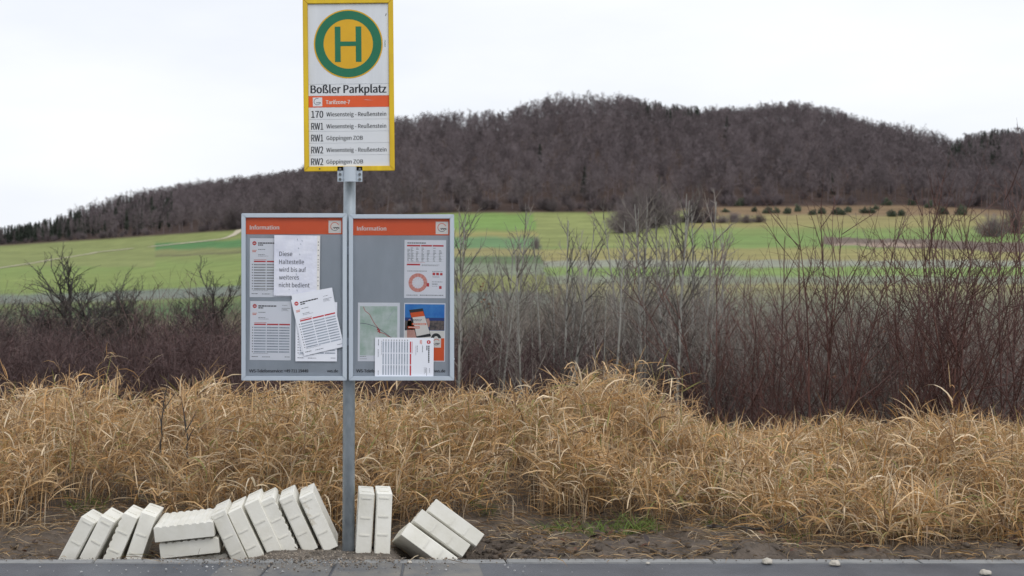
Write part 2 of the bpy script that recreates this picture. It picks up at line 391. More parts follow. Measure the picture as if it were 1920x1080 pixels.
# ------------------------------------------------------------------ road, kerb, flagstones, verge soil
Y_K0, Y_K1 = 6.175, 6.254      # front and back of the edging
def soil_h(x, y):
    px = VX + F * x / y
    z = -0.05 + 0.05 * noise.noise((x * 1.3, y * 1.3, 0)) + 0.035 * noise.noise((x * 4, y * 4, 3)) + 0.03 * noise.noise((x * 11, y * 11, 7)) + 0.014 * noise.noise((x * 25, y * 25, 1))
    near = max(0.0, 1 - (y - 6.25) / 0.9)
    trench = 0.0
    for a, b in ((60, 480), (745, 960)):
        m_ = max(0.0, min(1.0, (px - a) / 40)) * max(0.0, min(1.0, (b - px) / 40))
        trench = max(trench, m_)
    z -= 0.10 * trench * max(0.0, min(1.0, 1 - (y - 6.6) / 0.35))
    mound = max(0.0, min(1.0, (px - 470) / 40)) * max(0.0, min(1.0, (770 - px) / 40)) * max(0.0, min(1.0, 1 - (y - 6.55) / 0.3))
    z = z * (1 - mound) + (-0.004 + 0.006 * noise.noise((x * 12, y * 12, 5))) * mound
    if px > 960:
        z += min(1.0, (px - 960) / 120) * near * (0.02 + 0.03 * min(1.0, (y - 6.25) / .3) + 0.03 * noise.noise((x * 2.2, y * 3, 9)))
    far = max(0.0, min(1.0, (y - 7.0) / 1.0))
    base = float(ground_z(x, y))
    z = z * (1 - far) + (base - 0.02 + 0.05 * noise.noise((x * 2, y * 2, 4)) * (1 - max(0, min(1, (y - 8.6) / .6)))) * far
    return z
sx = np.concatenate([np.linspace(-9, -2.2, 40, endpoint=False), np.linspace(-2.2, 4.2, 300, endpoint=False), np.linspace(4.2, 11, 40)])
sy = np.concatenate([np.linspace(Y_K1, 7.4, 70, endpoint=False), np.linspace(7.4, 9.6, 50)])
sy = np.concatenate([[Y_K1 + .0005], sy + .001])
V = [(x, y, soil_h(x, y) if j else -.35) for x in sx for j, y in enumerate(sy)]
si = np.arange(len(V)).reshape(len(sx), len(sy))
SF = np.stack([si[:-1, :-1], si[1:, :-1], si[1:, 1:], si[:-1, 1:]], -1).reshape(-1, 4)
SV = np.array(V)
pxs = VX + F * SV[:, 0] / SV[:, 1]
w = np.clip((pxs - 480) / 60, 0, 1) * np.clip((770 - pxs) / 60, 0, 1) * np.clip(1 - (SV[:, 1] - 6.5) / 0.25, 0, 1)
scol = np.array((0.105, 0.083, 0.066)) * (1 - w[:, None]) + np.array((0.15, 0.13, 0.11)) * w[:, None]
ob_of('soil', mesh_of('soil', SV, SF, M['soil'], scol, smooth=True), kind='structure', label='dark dug up soil of the verge behind the kerb')

rb = bmesh.new(); add_box(rb, -60, 60, -4.2, Y_K0 - 0.004, -0.3, -0.004)
bm_ob('road', rb, M['asphalt'], kind='structure', label='damp dark grey asphalt along the kerb')
kerb = put(bpy.data.objects.new('kerb', None), kind='structure', label='flush concrete edging between asphalt and soil')
kerb.location = (0, Y_K0, 0)
kb = bmesh.new(); add_box(kb, 0.003, 0.997, 0, Y_K1 - Y_K0, -0.25, 0.0, 0.005)
k0 = bm_ob('edging_stone', kb, M['kerb'], kerb)
k0.location = (-8.2, 0, 0)
for i in range(1, 19):
    k = k0.copy(); k.location = (-8.2 + i, random.uniform(-.002, .002), random.uniform(-.002, .001)); put(k, kerb)
# flagstones in front of the post
pav = put(bpy.data.objects.new('pavement', None), kind='structure', label='dirty concrete flagstones in front of the bus stop post')
pav.location = (0, 6.0, 0)
def flag(q):
    b = bmesh.new()
    lo = [b.verts.new((x, y - 6.0, -0.05)) for x, y in q]; hi = [b.verts.new((x, y - 6.0, 0.003)) for x, y in q]
    b.faces.new(hi)
    for i in range(4): b.faces.new((lo[i], lo[(i + 1) % 4], hi[(i + 1) % 4], hi[i]))
    bmesh.ops.bevel(b, geom=[e for e in b.edges if all(v.co.z > 0 for v in e.verts)], offset=0.004, segments=1, affect='EDGES')
    bm_ob('flagstone', b, M['flag'], pav)
yA, yB = 5.45, Y_K0 - 0.008
xs = [((420 - VX) / F * yB, (330 - VX) / F * yA), ((511 - VX) / F * yB, (440 - VX) / F * yA), ((630 - VX) / F * yB, (590 - VX) / F * yA), ((757 - VX) / F * yB, (742 - VX) / F * yA), ((900 - VX) / F * yB, (930 - VX) / F * yA)]
for i in range(4):
    g = 0.006
    flag([(xs[i][1] + g, yA), (xs[i + 1][1] - g, yA), (xs[i + 1][0] - g, yB), (xs[i][0] + g, yB)])

# ------------------------------------------------------------------ strand geometry for woody plants and grass
class Strands:
    def __init__(s): s.b = {}
    def add(s, pts, rad, k=3): s.b.setdefault((len(pts), k), []).append((pts, rad))
    def arrays(s):
        VV, FF, off = [], [], 0
        for (n, k), lst in s.b.items():
            Pn = np.array([l[0] for l in lst], dtype=np.float64).reshape(-1, n, 3)
            Rn = np.array([l[1] for l in lst], dtype=np.float64).reshape(-1, n)
            T = np.gradient(Pn, axis=1)
            T /= np.linalg.norm(T, axis=2, keepdims=True) + 1e-9
            ref = np.random.default_rng(3).normal(size=(len(lst), 1, 3)); 
            A = np.cross(T, np.broadcast_to(ref, T.shape)); A /= np.linalg.norm(A, axis=2, keepdims=True) + 1e-9
            B = np.cross(T, A)
            if k == 2:
                ring = np.stack([Pn + A * Rn[..., None], Pn - A * Rn[..., None]], 2)
            else:
                an = np.arange(k) * 2 * math.pi / k
                ring = Pn[:, :, None, :] + Rn[:, :, None, None] * (A[:, :, None, :] * np.cos(an)[None, None, :, None] + B[:, :, None, :] * np.sin(an)[None, None, :, None])
            N = len(lst)
            VV.append(ring.reshape(-1, 3))
            id_ = off + np.arange(N * n * k).reshape(N, n, k)
            if k == 2:
                f = np.stack([id_[:, :-1, 0], id_[:, :-1, 1], id_[:, 1:, 1], id_[:, 1:, 0]], -1).reshape(-1, 4)
                FF.append(f)
            else:
                for j in range(k):
                    j2 = (j + 1) % k
                    FF.append(np.stack([id_[:, :-1, j], id_[:, :-1, j2], id_[:, 1:, j2], id_[:, 1:, j]], -1).reshape(-1, 4))
            off += N * n * k
        return np.concatenate(VV), np.concatenate(FF)
    def mesh(s, name, m, smooth=True):
        v, f = s.arrays()
        return mesh_of(name, v, f, m, smooth=smooth)

def rvec(rg):
    v = Vector((rg.gauss(0, 1), rg.gauss(0, 1), rg.gauss(0, 1)))
    return v.normalized()

def strand(rg, p, d, L, n, wob, up, bend=Vector((0, 0, 0))):
    pts = [Vector(p)]
    d = Vector(d).normalized()
    for i in range(n - 1):
        d = (d + rvec(rg) * wob + Vector((0, 0, up)) + bend).normalized()
        pts.append(pts[-1] + d * L / (n - 1))
    return pts

def side_dir(rg, d, ang):
    a = d.cross(rvec(rg)).normalized()
    return (d * math.cos(ang) + a * math.sin(ang)).normalized()

def grow(S, rg, p, d, L, r, spec, lev=0):
    sp = spec[lev]
    pts = strand(rg, p, d, L, sp['n'], sp.get('wob', 0.1), sp.get('up', 0.05))
    rr = [max(r * (1 - (1 - sp.get('tip', 0.25)) * i / (sp['n'] - 1)), sp.get('rmin', 0.001)) for i in range(sp['n'])]
    S.setdefault(lev, Strands()).add(pts, rr, sp.get('k', 3))
    if lev + 1 < len(spec):
        c = spec[lev + 1]
        k = c['count']
        for j in range(k):
            t = c['t0'] + (c['t1'] - c['t0']) * (j + rg.random()) / k
            f = t * (sp['n'] - 1); i = min(int(f), sp['n'] - 2)
            q = pts[i].lerp(pts[i + 1], f - i)
            dd = (pts[i + 1] - pts[i]).normalized()
            ang = R(rg.uniform(*c['ang']))
            grow(S, rg, q, side_dir(rg, dd, ang), L * c['len'] * rg.uniform(0.7, 1.2) * (1.15 - c.get('taper', 0.5) * t), r * c.get('rr', 0.5) * (1.2 - 0.5 * t), spec, lev + 1)

def merge(S):
    T = Strands()
    for s in S.values():
        for k, v in s.b.items(): T.b.setdefault(k, []).extend(v)
    return T

def scatter(name, protos, pts, rots, scls, picks, **kw):
    """one object: many copies of the prototype meshes at given points"""
    me = bpy.data.meshes.new(name)
    me.vertices.add(len(pts)); me.vertices.foreach_set('co', np.asarray(pts, np.float32).ravel())
    for an, ty, arr in (('rot', 'FLOAT_VECTOR', rots), ('scl', 'FLOAT_VECTOR', scls)):
        a = me.attributes.new(an, ty, 'POINT'); a.data.foreach_set('vector', np.asarray(arr, np.float32).ravel())
    a = me.attributes.new('pick', 'INT', 'POINT'); a.data.foreach_set('value', np.asarray(picks, np.int32))
    o = ob_of(name, me, **kw)
    ng = bpy.data.node_groups.new(name, 'GeometryNodeTree')
    ng.interface.new_socket('Geometry', in_out='INPUT', socket_type='NodeSocketGeometry')
    ng.interface.new_socket('Geometry', in_out='OUTPUT', socket_type='NodeSocketGeometry')
    n, l = ng.nodes, ng.links
    gi, go = n.new('NodeGroupInput'), n.new('NodeGroupOutput')
    jn = n.new('GeometryNodeJoinGeometry')
    for p in protos[::-1]:
        oi = n.new('GeometryNodeObjectInfo'); oi.inputs['Object'].default_value = p; oi.inputs['As Instance'].default_value = False
        g2 = n.new('GeometryNodeGeometryToInstance')
        l.new(oi.outputs['Geometry'], g2.inputs[0]); l.new(g2.outputs[0], jn.inputs[0])
    ip = n.new('GeometryNodeInstanceOnPoints'); ip.inputs['Pick Instance'].default_value = True
    def na(nm, ty):
        k = n.new('GeometryNodeInputNamedAttribute'); k.data_type = ty; k.inputs[0].default_value = nm
        return k.outputs['Attribute']
    l.new(gi.outputs[0], ip.inputs['Points']); l.new(jn.outputs[0], ip.inputs['Instance'])
    l.new(na('pick', 'INT'), ip.inputs['Instance Index'])
    er = n.new('FunctionNodeEulerToRotation'); l.new(na('rot', 'FLOAT_VECTOR'), er.inputs[0]); l.new(er.outputs[0], ip.inputs['Rotation'])
    l.new(na('scl', 'FLOAT_VECTOR'), ip.inputs['Scale']); l.new(ip.outputs[0], go.inputs[0])
    md = o.modifiers.new('scatter', 'NODES'); md.node_group = ng
    return o

def proto(name, me):
    return bpy.data.objects.new(name, me)      # never linked: only a source of geometry

def bare_bush(seed, n=26, spread=(5, 75)):
    """round leafless bush 1 m high"""
    rg = random.Random(seed); S = {}
    spec = [dict(n=4, wob=0.1, up=0.06, k=3, tip=.4), dict(count=6, t0=.15, t1=1, ang=(20, 50), len=.5, n=3, wob=.1, up=.05, k=2, rr=.6, rmin=.003), dict(count=6, t0=.1, t1=1, ang=(20, 60), len=.5, n=3, wob=.1, up=.04, k=2, rr=.6, rmin=.003)]
    for i in range(n):
        a = rg.uniform(0, 6.283); e = R(rg.uniform(*spread))
        d = Vector((math.cos(a) * math.sin(e), math.sin(a) * math.sin(e), math.cos(e)))
        grow(S, rg, (rg.gauss(0, .08), rg.gauss(0, .08), -.02), d, rg.uniform(.65, .9), 0.012, spec)
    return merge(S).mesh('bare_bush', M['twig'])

# ---- forest trees (18 m)
def forest_tree(seed, h=18.0, wide=1.0):
    rg = random.Random(seed)
    spec = [dict(n=6, wob=0.03, up=0.03, k=4, tip=0.3),
            dict(count=17, t0=0.34, t1=1.0, ang=(32, 75), len=0.33, n=5, wob=0.12, up=0.07, k=3, rr=0.42, taper=0.7),
            dict(count=7, t0=0.25, t1=1.0, ang=(25, 60), len=0.5, n=4, wob=0.14, up=0.05, k=2, rr=0.5, tip=.4, rmin=0.028),
            dict(count=8, t0=0.2, t1=1.0, ang=(20, 55), len=0.6, n=3, wob=0.17, up=0.02, k=2, rr=0.6, tip=0.5, rmin=0.028)]
    S = {}
    grow(S, rg, (0, 0, -0.5), (0, 0, 1), h * 0.9, 0.26, spec)
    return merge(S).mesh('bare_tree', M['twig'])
FT = [forest_tree(s) for s in range(6)]

def ridge_tree(seed, h=18.0):
    rg = random.Random(seed)
    spec = [dict(n=6, wob=0.035, up=0.03, k=4, tip=0.3, rmin=.08),
            dict(count=11, t0=0.48, t1=1.0, ang=(20, 55), len=0.3, n=5, wob=0.12, up=0.1, k=3, rr=0.45, taper=0.4, rmin=.05),
            dict(count=5, t0=0.3, t1=1.0, ang=(25, 50), len=0.5, n=4, wob=0.14, up=0.06, k=2, rr=0.5, tip=.4, rmin=0.035),
            dict(count=6, t0=0.2, t1=1.0, ang=(20, 50), len=0.55, n=3, wob=0.15, up=0.04, k=2, rr=0.6, tip=0.5, rmin=0.028)]
    S = {}
    grow(S, rg, (0, 0, -0.5), (0, 0, 1), h * 0.85, 0.24, spec)
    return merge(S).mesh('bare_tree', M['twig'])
RT = [ridge_tree(s) for s in (71, 72, 73, 74)]
def conifer(seed, h=18.0):
    rg = random.Random(seed)
    V, Fq = [], []
    S = Strands(); S.add([Vector((0, 0, h * t)) for t in (0, .35, .7, 1)], [0.22, 0.16, 0.09, 0.02], 4)
    for i in range(330):
        t = rg.random() ** 0.8
        z = h * (0.1 + 0.9 * t); L = (0.3 + (1 - t) * 3.0) * rg.uniform(0.6, 1.1)
        a = rg.uniform(0, 6.283)
        d = Vector((math.cos(a), math.sin(a), rg.uniform(-0.45, 0.05)))
        p0 = Vector((0, 0, z)); p2 = p0 + d * L; p1 = p0 + d * L * 0.55 + Vector((0, 0, 0.12))
        S.add([p0, p1, p2], [0.12, 0.34, 0.06], 2)
    return S.mesh('conifer', M['needle'])
CF = [conifer(s) for s in (1, 2, 3)]

protoF = [proto('bare_tree', m) for m in FT] + [proto('conifer', m) for m in CF]
# candidates over the wooded hill
NC = 42000
cx_ = RNG.uniform(-760, 1000, NC); cy_ = RNG.uniform(545, 1320, NC)
pxx = VX + F * cx_ / cy_
keep = (cy_ > interp(EDGE_Y, pxx) + 2) & (cy_ < interp(CREST_Y, pxx) + 14) & (pxx > -330) & (pxx < 2250)
cx_, cy_, pxx = cx_[keep], cy_[keep], pxx[keep]
# thin to a spacing
cell = {}
sel = []
for i in range(len(cx_)):
    key = (int(cx_[i] // 5.8), int(cy_[i] // 5.8))
    if cell.get(key, 0) < 1:
        cell[key] = cell.get(key, 0) + 1; sel.append(i)
sel = np.array(sel)
cx_, cy_, pxx = cx_[sel], cy_[sel], pxx[sel]
# the last rows before the crest stand as trees of their own (below), so leave them out here in the gappy stretches
crest_gap = cy_ > interp(CREST_Y, pxx) - 62
gap_zone = ((pxx > 120) & (pxx < 545)) | ((pxx > 740) & (pxx < 1160)) | ((pxx > 1685) & (pxx < 1790))
kp = ~(crest_gap & gap_zone)
cx_, cy_, pxx = cx_[kp], cy_[kp], pxx[kp]
cz_ = ground_z(cx_, cy_)
pyy = VY - (cz_ - EYE) * F / cy_
con = ((pxx < 150) & (RNG.random(len(pxx)) < 0.75)) | ((pxx > 150) & (pxx < 330) & (pyy > 398) & (RNG.random(len(pxx)) < .3)) | ((pxx > 1010) & (pxx < 1150) & (pyy > 325) & (pyy < 375) & (RNG.random(len(pxx)) < .16)) \
    | ((pxx > 1775) & (pxx < 1890) & (pyy < 345) & (RNG.random(len(pxx)) < .35)) | ((pxx > 1195) & (pxx < 1320) & (pyy < 250) & (RNG.random(len(pxx)) < .3)) | (RNG.random(len(pxx)) < 0.002)
pick = np.where(con, RNG.integers(6, 9, len(pxx)), RNG.integers(0, 6, len(pxx)))
sc_ = RNG.uniform(0.68, 0.98, len(pxx)) * np.where(con, 0.95, 1)
sc_ *= np.where((pxx < 130), 0.85, 1)
wd = sc_ * RNG.uniform(0.9, 1.25, len(pxx))
# leafless undergrowth between the trunks, thickest along the field edge
nu = 5200
ux_ = RNG.uniform(-760, 1000, nu); uy_ = RNG.uniform(545, 1250, nu); up_ = VX + F * ux_ / uy_
edge_d = uy_ - interp(EDGE_Y, up_)
ku = (edge_d > -3) & (uy_ < interp(CREST_Y, up_) - 12) & (up_ > -300) & (up_ < 2250) & ((edge_d < 25) | (RNG.random(nu) < .5))
ne_ = 90
ep_ = RNG.uniform(-200, 2100, ne_); ey_ = interp(EDGE_Y, ep_) + RNG.uniform(-3, 9, ne_)
ux_, uy_ = np.concatenate([ux_[ku], (ep_ - VX) / F * ey_]), np.concatenate([uy_[ku], ey_])
protoF.append(proto('bare_bush', bare_bush(7, 34, (5, 60))))
us_ = RNG.uniform(3.0, 6.5, len(ux_))
cx_, cy_, cz_ = np.concatenate([cx_, ux_]), np.concatenate([cy_, uy_]), np.concatenate([cz_, ground_z(ux_, uy_)])
pick = np.concatenate([pick, np.full(len(ux_), 9)]); sc_ = np.concatenate([sc_, us_]); wd = np.concatenate([wd, us_ * 1.05])
pxx = cx_
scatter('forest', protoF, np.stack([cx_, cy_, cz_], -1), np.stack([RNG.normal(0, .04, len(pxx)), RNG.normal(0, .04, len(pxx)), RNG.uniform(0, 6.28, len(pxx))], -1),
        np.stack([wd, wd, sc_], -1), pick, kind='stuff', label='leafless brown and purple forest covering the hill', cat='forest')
# trees along the skyline
def ridge(label, group, spans):
    for a, b, step, back in spans:
        px = a
        while px < b:
            for rep in range(back):
                q = px + random.uniform(-3, 3)
                yc = float(interp(CREST_Y, q)) - 3 + random.uniform(-9, 9)
                x = (q - VX) / F * yc
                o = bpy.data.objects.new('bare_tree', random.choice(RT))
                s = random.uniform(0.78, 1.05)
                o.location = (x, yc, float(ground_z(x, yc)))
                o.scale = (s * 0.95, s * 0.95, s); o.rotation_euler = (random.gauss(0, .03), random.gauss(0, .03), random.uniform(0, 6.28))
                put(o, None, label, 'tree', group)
            px += step * random.uniform(0.6, 1.4)
ridge('bare tree standing against the sky on the low left ridge', 'bare trees along the left ridge', [(128, 545, 7, 1)])
ridge('bare tree with sky showing between trunks right of the yellow sign', 'bare trees in the saddle right of the sign', [(742, 945, 7, 1)])
ridge('bare tree standing on the rounded top of the hill', 'bare trees on the hilltop', [(965, 1160, 6.5, 1)])
ridge('bare tree in the skyline dip at the right end of the hill', 'bare trees in the right dip', [(1690, 1788, 7, 1)])

# ---- bushes on the slope and in the fields
def on_field(px, py, ymin=60.0):
    ye = float(interp(EDGE_Y, px)) + 40
    ys = np.linspace(ymin, ye, 3000)
    q = VY - (ground_z((px - VX) / F * ys, ys) - EYE) * F / ys
    Y = float(ys[np.argmin(np.abs(q - py))]); x = (px - VX) / F * Y
    return Vector((x, Y, float(ground_z(x, Y))))
def juniper(seed):
    rg = random.Random(seed); S = Strands()
    for i in range(620):
        a = rg.uniform(0, 6.283); e = rg.uniform(0.05, 1.5); r = rg.uniform(0.45, 1.0)
        r *= 0.75 + 0.3 * math.sin(2 * a + seed * 1.7) * math.cos(3 * e + seed)
        p = Vector((math.cos(a) * math.cos(e) * r, math.sin(a) * math.cos(e) * r, math.sin(e) * r * 1.1 * (0.75 + 0.35 * math.sin(3 * a + seed))))
        d = (p + rvec(rg) * 0.7 + Vector((0, 0, .5))).normalized() * rg.uniform(0.16, 0.34)
        S.add([p, p + d * .5, p + d], [0.05, 0.07, 0.01], 2)
    return S.mesh('juniper_bush', M['juniper'])
JM = [juniper(s) for s in range(4)]
for i, (px, py, s) in enumerate(sorted([(1386, 386, 2.6), (1414, 397, 1.6), (1440, 400, 2.4), (1457, 400, 1.7), (1476, 401, 1.9), (1496, 397, 2.0), (1523, 403, 1.8), (1541, 401, 1.9), (1566, 402, 2.3), (1577, 403, 2.0), (1590, 398, 1.9), (1621, 400, 1.8),
                  (1634, 400, 2.0), (1642, 393, 1.5), (1664, 385, 2.4), (1672, 406, 2.3), (1690, 405, 1.8), (1710, 385, 2.0), (1742, 390, 2.3), (1768, 402, 2.2), (1802, 403, 2.8), (1360, 398, 1.5)])):
    o = bpy.data.objects.new('juniper_bush', random.choice(JM)); o.location = on_field(px, py); o.rotation_euler.z = random.uniform(0, 6.28)
    o.scale = (s * random.uniform(.9, 1.5), s, s * random.uniform(1.1, 1.5))
    put(o, None, ORD[i] + ' dark green juniper bush on the tan slope, counted rightwards from the copse', 'bush', 'juniper bushes on the slope')

BB = [bare_bush(s, 70, (3, 88)) for s in range(3)]
def bush(px, py, wpx, hpx, label, group=None, m=None, name='bare_bush', dY=0):
    p = on_field(px, py); p.y += dY
    k = p.y / F
    o = bpy.data.objects.new(name, m or random.choice(BB)); o.location = p
    o.scale = (wpx * k / 1.6, wpx * k / 1.6, hpx * k); o.rotation_euler.z = random.uniform(0, 6.28)
    return put(o, None, label, 'bush', group)
bush(1168, 437, 66, 62, 'large dark leafless bush at the left end of the field copse', None)
bush(1190, 434, 70, 88, 'tall rounded leafless tree in the middle of the field copse', None, name='bare_tree')
bush(1222, 428, 76, 92, 'broad leafless tree behind the field copse beside the hedge', None, name='bare_tree')
bush(1255, 422, 50, 70, 'thin leafless tree at the right end of the field copse', None, name='bare_tree')
bush(1006, 467, 17, 24, 'lone small bare bush at the corner of the bright green field')
for q in range(8):
    bush(1262 + q * 23, 418 - (q % 2), 34, random.uniform(12, 22), ORD[q] + ' low bare bush of the field hedge, counted rightwards from the copse', 'hedge bushes across the field')
bush(1305, 417, 44, 52, 'bare tree rising from the low field hedge', name='bare_tree')
bush(1331, 416, 34, 40, 'small bare tree beside the hedge end', name='bare_tree')
bush(1862, 444, 64, 44, 'dark rounded bush at the right edge of the valley field')
bush(1905, 438, 56, 56, 'second dark bush cut by the right edge of the photo')
bush(437, 430, 44, 48, 'grey round bush at the forest edge where the track ends')

# ---- near thickets
def shrub(seed, h=1.0, stems=14, lean=24, spec=None, base=.12, m='bark_red', r=.008):
    rg = random.Random(seed); S = {}
    spec = spec or [dict(n=6, wob=.06, up=.04, k=3, tip=.3, rmin=.0012),
                    dict(count=8, t0=.22, t1=.97, ang=(18, 42), len=.36, n=4, wob=.07, up=.1, k=3, rr=.5, taper=.55, rmin=.001),
                    dict(count=3, t0=.3, t1=.95, ang=(18, 40), len=.45, n=3, wob=.07, up=.08, k=3, rr=.6, rmin=.0009)]
    for i in range(stems):
        a = rg.uniform(0, 6.283); e = R(abs(rg.gauss(0, lean * .6)) + 2)
        d = Vector((math.cos(a) * math.sin(e), math.sin(a) * math.sin(e), math.cos(e)))
        grow(S, rg, (rg.gauss(0, base), rg.gauss(0, base), -.05), d, h * rg.uniform(.6, 1.0), r * rg.uniform(.7, 1.2), spec)
    return S

def shrub_thing(name, S, mats, loc, scl, label, cat, group=None, parts=('stem', 'branch'), cache={}):
    """a plant: Empty at its foot > stems and branches"""
    e = empty(name, loc, label, cat, group, (0, 0, random.uniform(0, 6.28)))
    e.scale = scl
    for nm, me in S:
        ob_of(nm, me, e)
    return e
def two_parts(S, m1, m2, n1='stem', n2='branch'):
    T = Strands()
    for k, v in S.items():
        if k > 0:
            for kk, vv in v.b.items(): T.b.setdefault(kk, []).extend(vv)
    return [(n1, S[0].mesh(n1, m1)), (n2, T.mesh(n2, m2))]

# red dogwoods on the right, nearest
DG = [two_parts(shrub(s, 2.55, 8, 27, [dict(n=7, wob=.075, up=.04, k=3, tip=.22, rmin=.0012), dict(count=9, t0=.15, t1=.97, ang=(18, 55), len=.40, n=5, wob=.1, up=.1, k=3, rr=.5, taper=.6, rmin=.001), dict(count=3, t0=.15, t1=.97, ang=(18, 60), len=.42, n=3, wob=.12, up=.06, k=3, rr=.6, rmin=.0009)], m='bark_red', r=.0105), M['bark_red'], M['bark_red']) for s in (21, 22, 23, 24, 25)]
def gz(x, y): return float(ground_z(x, y))
for i, (px, Y, h) in enumerate(sorted([(1330, 12.6, .84), (1395, 11.6, .96), (1450, 10.8, .9), (1490, 12.4, 1.05), (1545, 10.6, .95), (1595, 11.8, .9), (1640, 10.9, .95), (1685, 12.6, 1.05), (1715, 10.7, 1.1), (1765, 11.6, 1.12), (1800, 10.5, 1.0),
                                (1840, 12.3, 1.18), (1880, 10.8, 1.1), (1925, 11.6, 1.1), (1965, 10.6, 1.1), (1290, 14.0, .8)])):
    x = (px - VX) / F * Y
    shrub_thing('dogwood_shrub', DG[i % 5], None, (x, Y, gz(x, Y)), (h, h, h), ORD[i] + ' tall red stemmed shrub behind the right hand grass, counted from the left', 'shrub', 'red stemmed shrubs on the right')
# pale saplings
def sapling(seed):
    rg = random.Random(seed); S = {}
    spec = [dict(n=9, wob=.035, up=.03, k=5, tip=.18, rmin=.003),
            dict(count=17, t0=.3, t1=.98, ang=(25, 50), len=.26, n=4, wob=.08, up=.1, k=3, rr=.42, taper=.75, rmin=.0018),
            dict(count=5, t0=.25, t1=1, ang=(22, 45), len=.42, n=3, wob=.08, up=.06, k=3, rr=.6, rmin=.0014)]
    grow(S, rg, (0, 0, -.1), (rg.gauss(0, .03), rg.gauss(0, .03), 1), 3.2, .024, spec)
    if rg.random() < .5:
        grow(S, rg, (.05, .02, -.1), (rg.gauss(0, .1), rg.gauss(0, .1), 1), 2.6, .016, spec)
    return two_parts(S, M['bark_pale'], M['bark_grey'], 'trunk', 'crown')
SPL = [sapling(s) for s in range(31, 37)]
for i, (px, Y, h) in enumerate(sorted([(868, 15, 1.0), (882, 16.5, .95), (944, 15.5, .92), (962, 14.6, .98), (1012, 15.2, .88), (1050, 14.2, .95), (1064, 16.4, .9), (1125, 14.8, .86), (1160, 16.5, .9), (1183, 14.4, 1.0), (1198, 15.2, 1.05),
                                (1222, 16.2, .95), (1256, 14.6, .98), (1272, 15.6, 1.1), (1300, 16.8, 1.1), (1345, 15.4, .95), (915, 17.5, .9), (1105, 18, 1.0), (1240, 18.5, 1.1), (1180, 19, 1.15), (855, 12.6, .86), (928, 12.9, .8), (985, 12.4, .74), (1062, 12.8, .82), (1140, 12.5, .84), (1212, 12.9, .92), (1262, 12.4, .9), (1318, 13.2, .95)])):
    x = (px - VX) / F * Y
    shrub_thing('sapling', SPL[i % 6], None, (x, Y, gz(x, Y)), (h, h, h), ORD[i] + ' slender pale sapling in the thicket, counted rightwards from the right info case', 'sapling', 'pale saplings in the thicket')
# three bare small trees on the left
def small_tree(seed, h, trunks, lean):
    spec = [dict(n=7, wob=.05, up=.05, k=5, tip=.25, rmin=.003),
            dict(count=20, t0=.2, t1=.98, ang=(25, 50), len=.38, n=5, wob=.08, up=.12, k=3, rr=.48, taper=.5, rmin=.0035),
            dict(count=7, t0=.2, t1=1, ang=(20, 48), len=.45, n=4, wob=.09, up=.1, k=3, rr=.6, rmin=.0035),
            dict(count=4, t0=.3, t1=1, ang=(20, 45), len=.5, n=3, wob=.1, up=.06, k=3, rr=.6, rmin=.0028)]
    return two_parts(shrub(seed, h, trunks, lean, spec, base=.08, r=.036), M['bark_dark'], M['bark_dark'], 'trunk', 'crown')
TOPS = [450, 495, 478, 530, 545, 540, 560]
for i, (px, Y, seed, h, tr, ln, lab) in enumerate( [(150, 22, 45, 3.3, 4, 13, 'bare dark tree with a broad fan crown in the left thicket, largest of its row'),
                                    (262, 24, 42, 3.5, 3, 12, 'narrow bare tree in the left thicket between the fan tree and the info case'),
                                    (402, 22, 43, 3.1, 5, 18, 'wide many stemmed bare tree just left of the info case'),
                                    (70, 24, 44, 2.2, 4, 26, 'small bare tree left of the fan shaped tree'),
                                    (330, 25, 46, 2.4, 4, 18, 'low bare tree between the narrow tree and the wide many stemmed one'),
                                    (205, 26, 47, 2.4, 4, 18, 'low twiggy tree just right of the fan shaped tree'),
                                    (20, 23, 48, 2.2, 5, 22, 'low bare tree at the left edge of the photo')]):
    x = (px - VX) / F * Y
    pts_ = small_tree(seed, h, tr, ln)
    co = np.concatenate([np.array([v.co[:] for v in me.vertices]) for _, me in pts_])
    want = EYE - (TOPS[i] - VY) / F * Y - gz(x, Y)
    k = want / co[:, 2].max()
    kw_ = k * (1.75, 1.35, 1.35, 1.3, 1.3, 1.3, 1.2)[i]
    shrub_thing('bare_tree', pts_, None, (x, Y, gz(x, Y)), (kw_, kw_, k), lab, 'tree')
# bushes that kept rusty leaves
def leafy(seed, h):
    S = shrub(seed, h, 9, 26, r=.008)
    parts = two_parts(S, M['bark_dark'], M['bark_dark'])
    rg = random.Random(seed); L = Strands()
    for kk, vv in S[2].b.items():
        for pts, rad in vv:
            for p in pts[1:]:
                for _ in range(2):
                    d = (rvec(rg) + Vector((0, 0, -.5))).normalized() * rg.uniform(.03, .06)
                    q = p + rvec(rg) * .02
                    L.add([q, q + d * .5, q + d], [.003, .014, .002], 2)
    return parts + [('foliage', L.mesh('foliage', M['rust_leaf']))]
for px, Y, h, lab in [(1695, 14.2, 1.75, 'bush still holding rust brown leaves behind the red stems'), (892, 20, 2.3, 'bush holding rust brown leaves beside the right info case')]:
    x = (px - VX) / F * Y
    shrub_thing('leafy_bush', leafy(int(px), h), None, (x, Y, gz(x, Y)), (1, 1, 1), lab, 'bush')
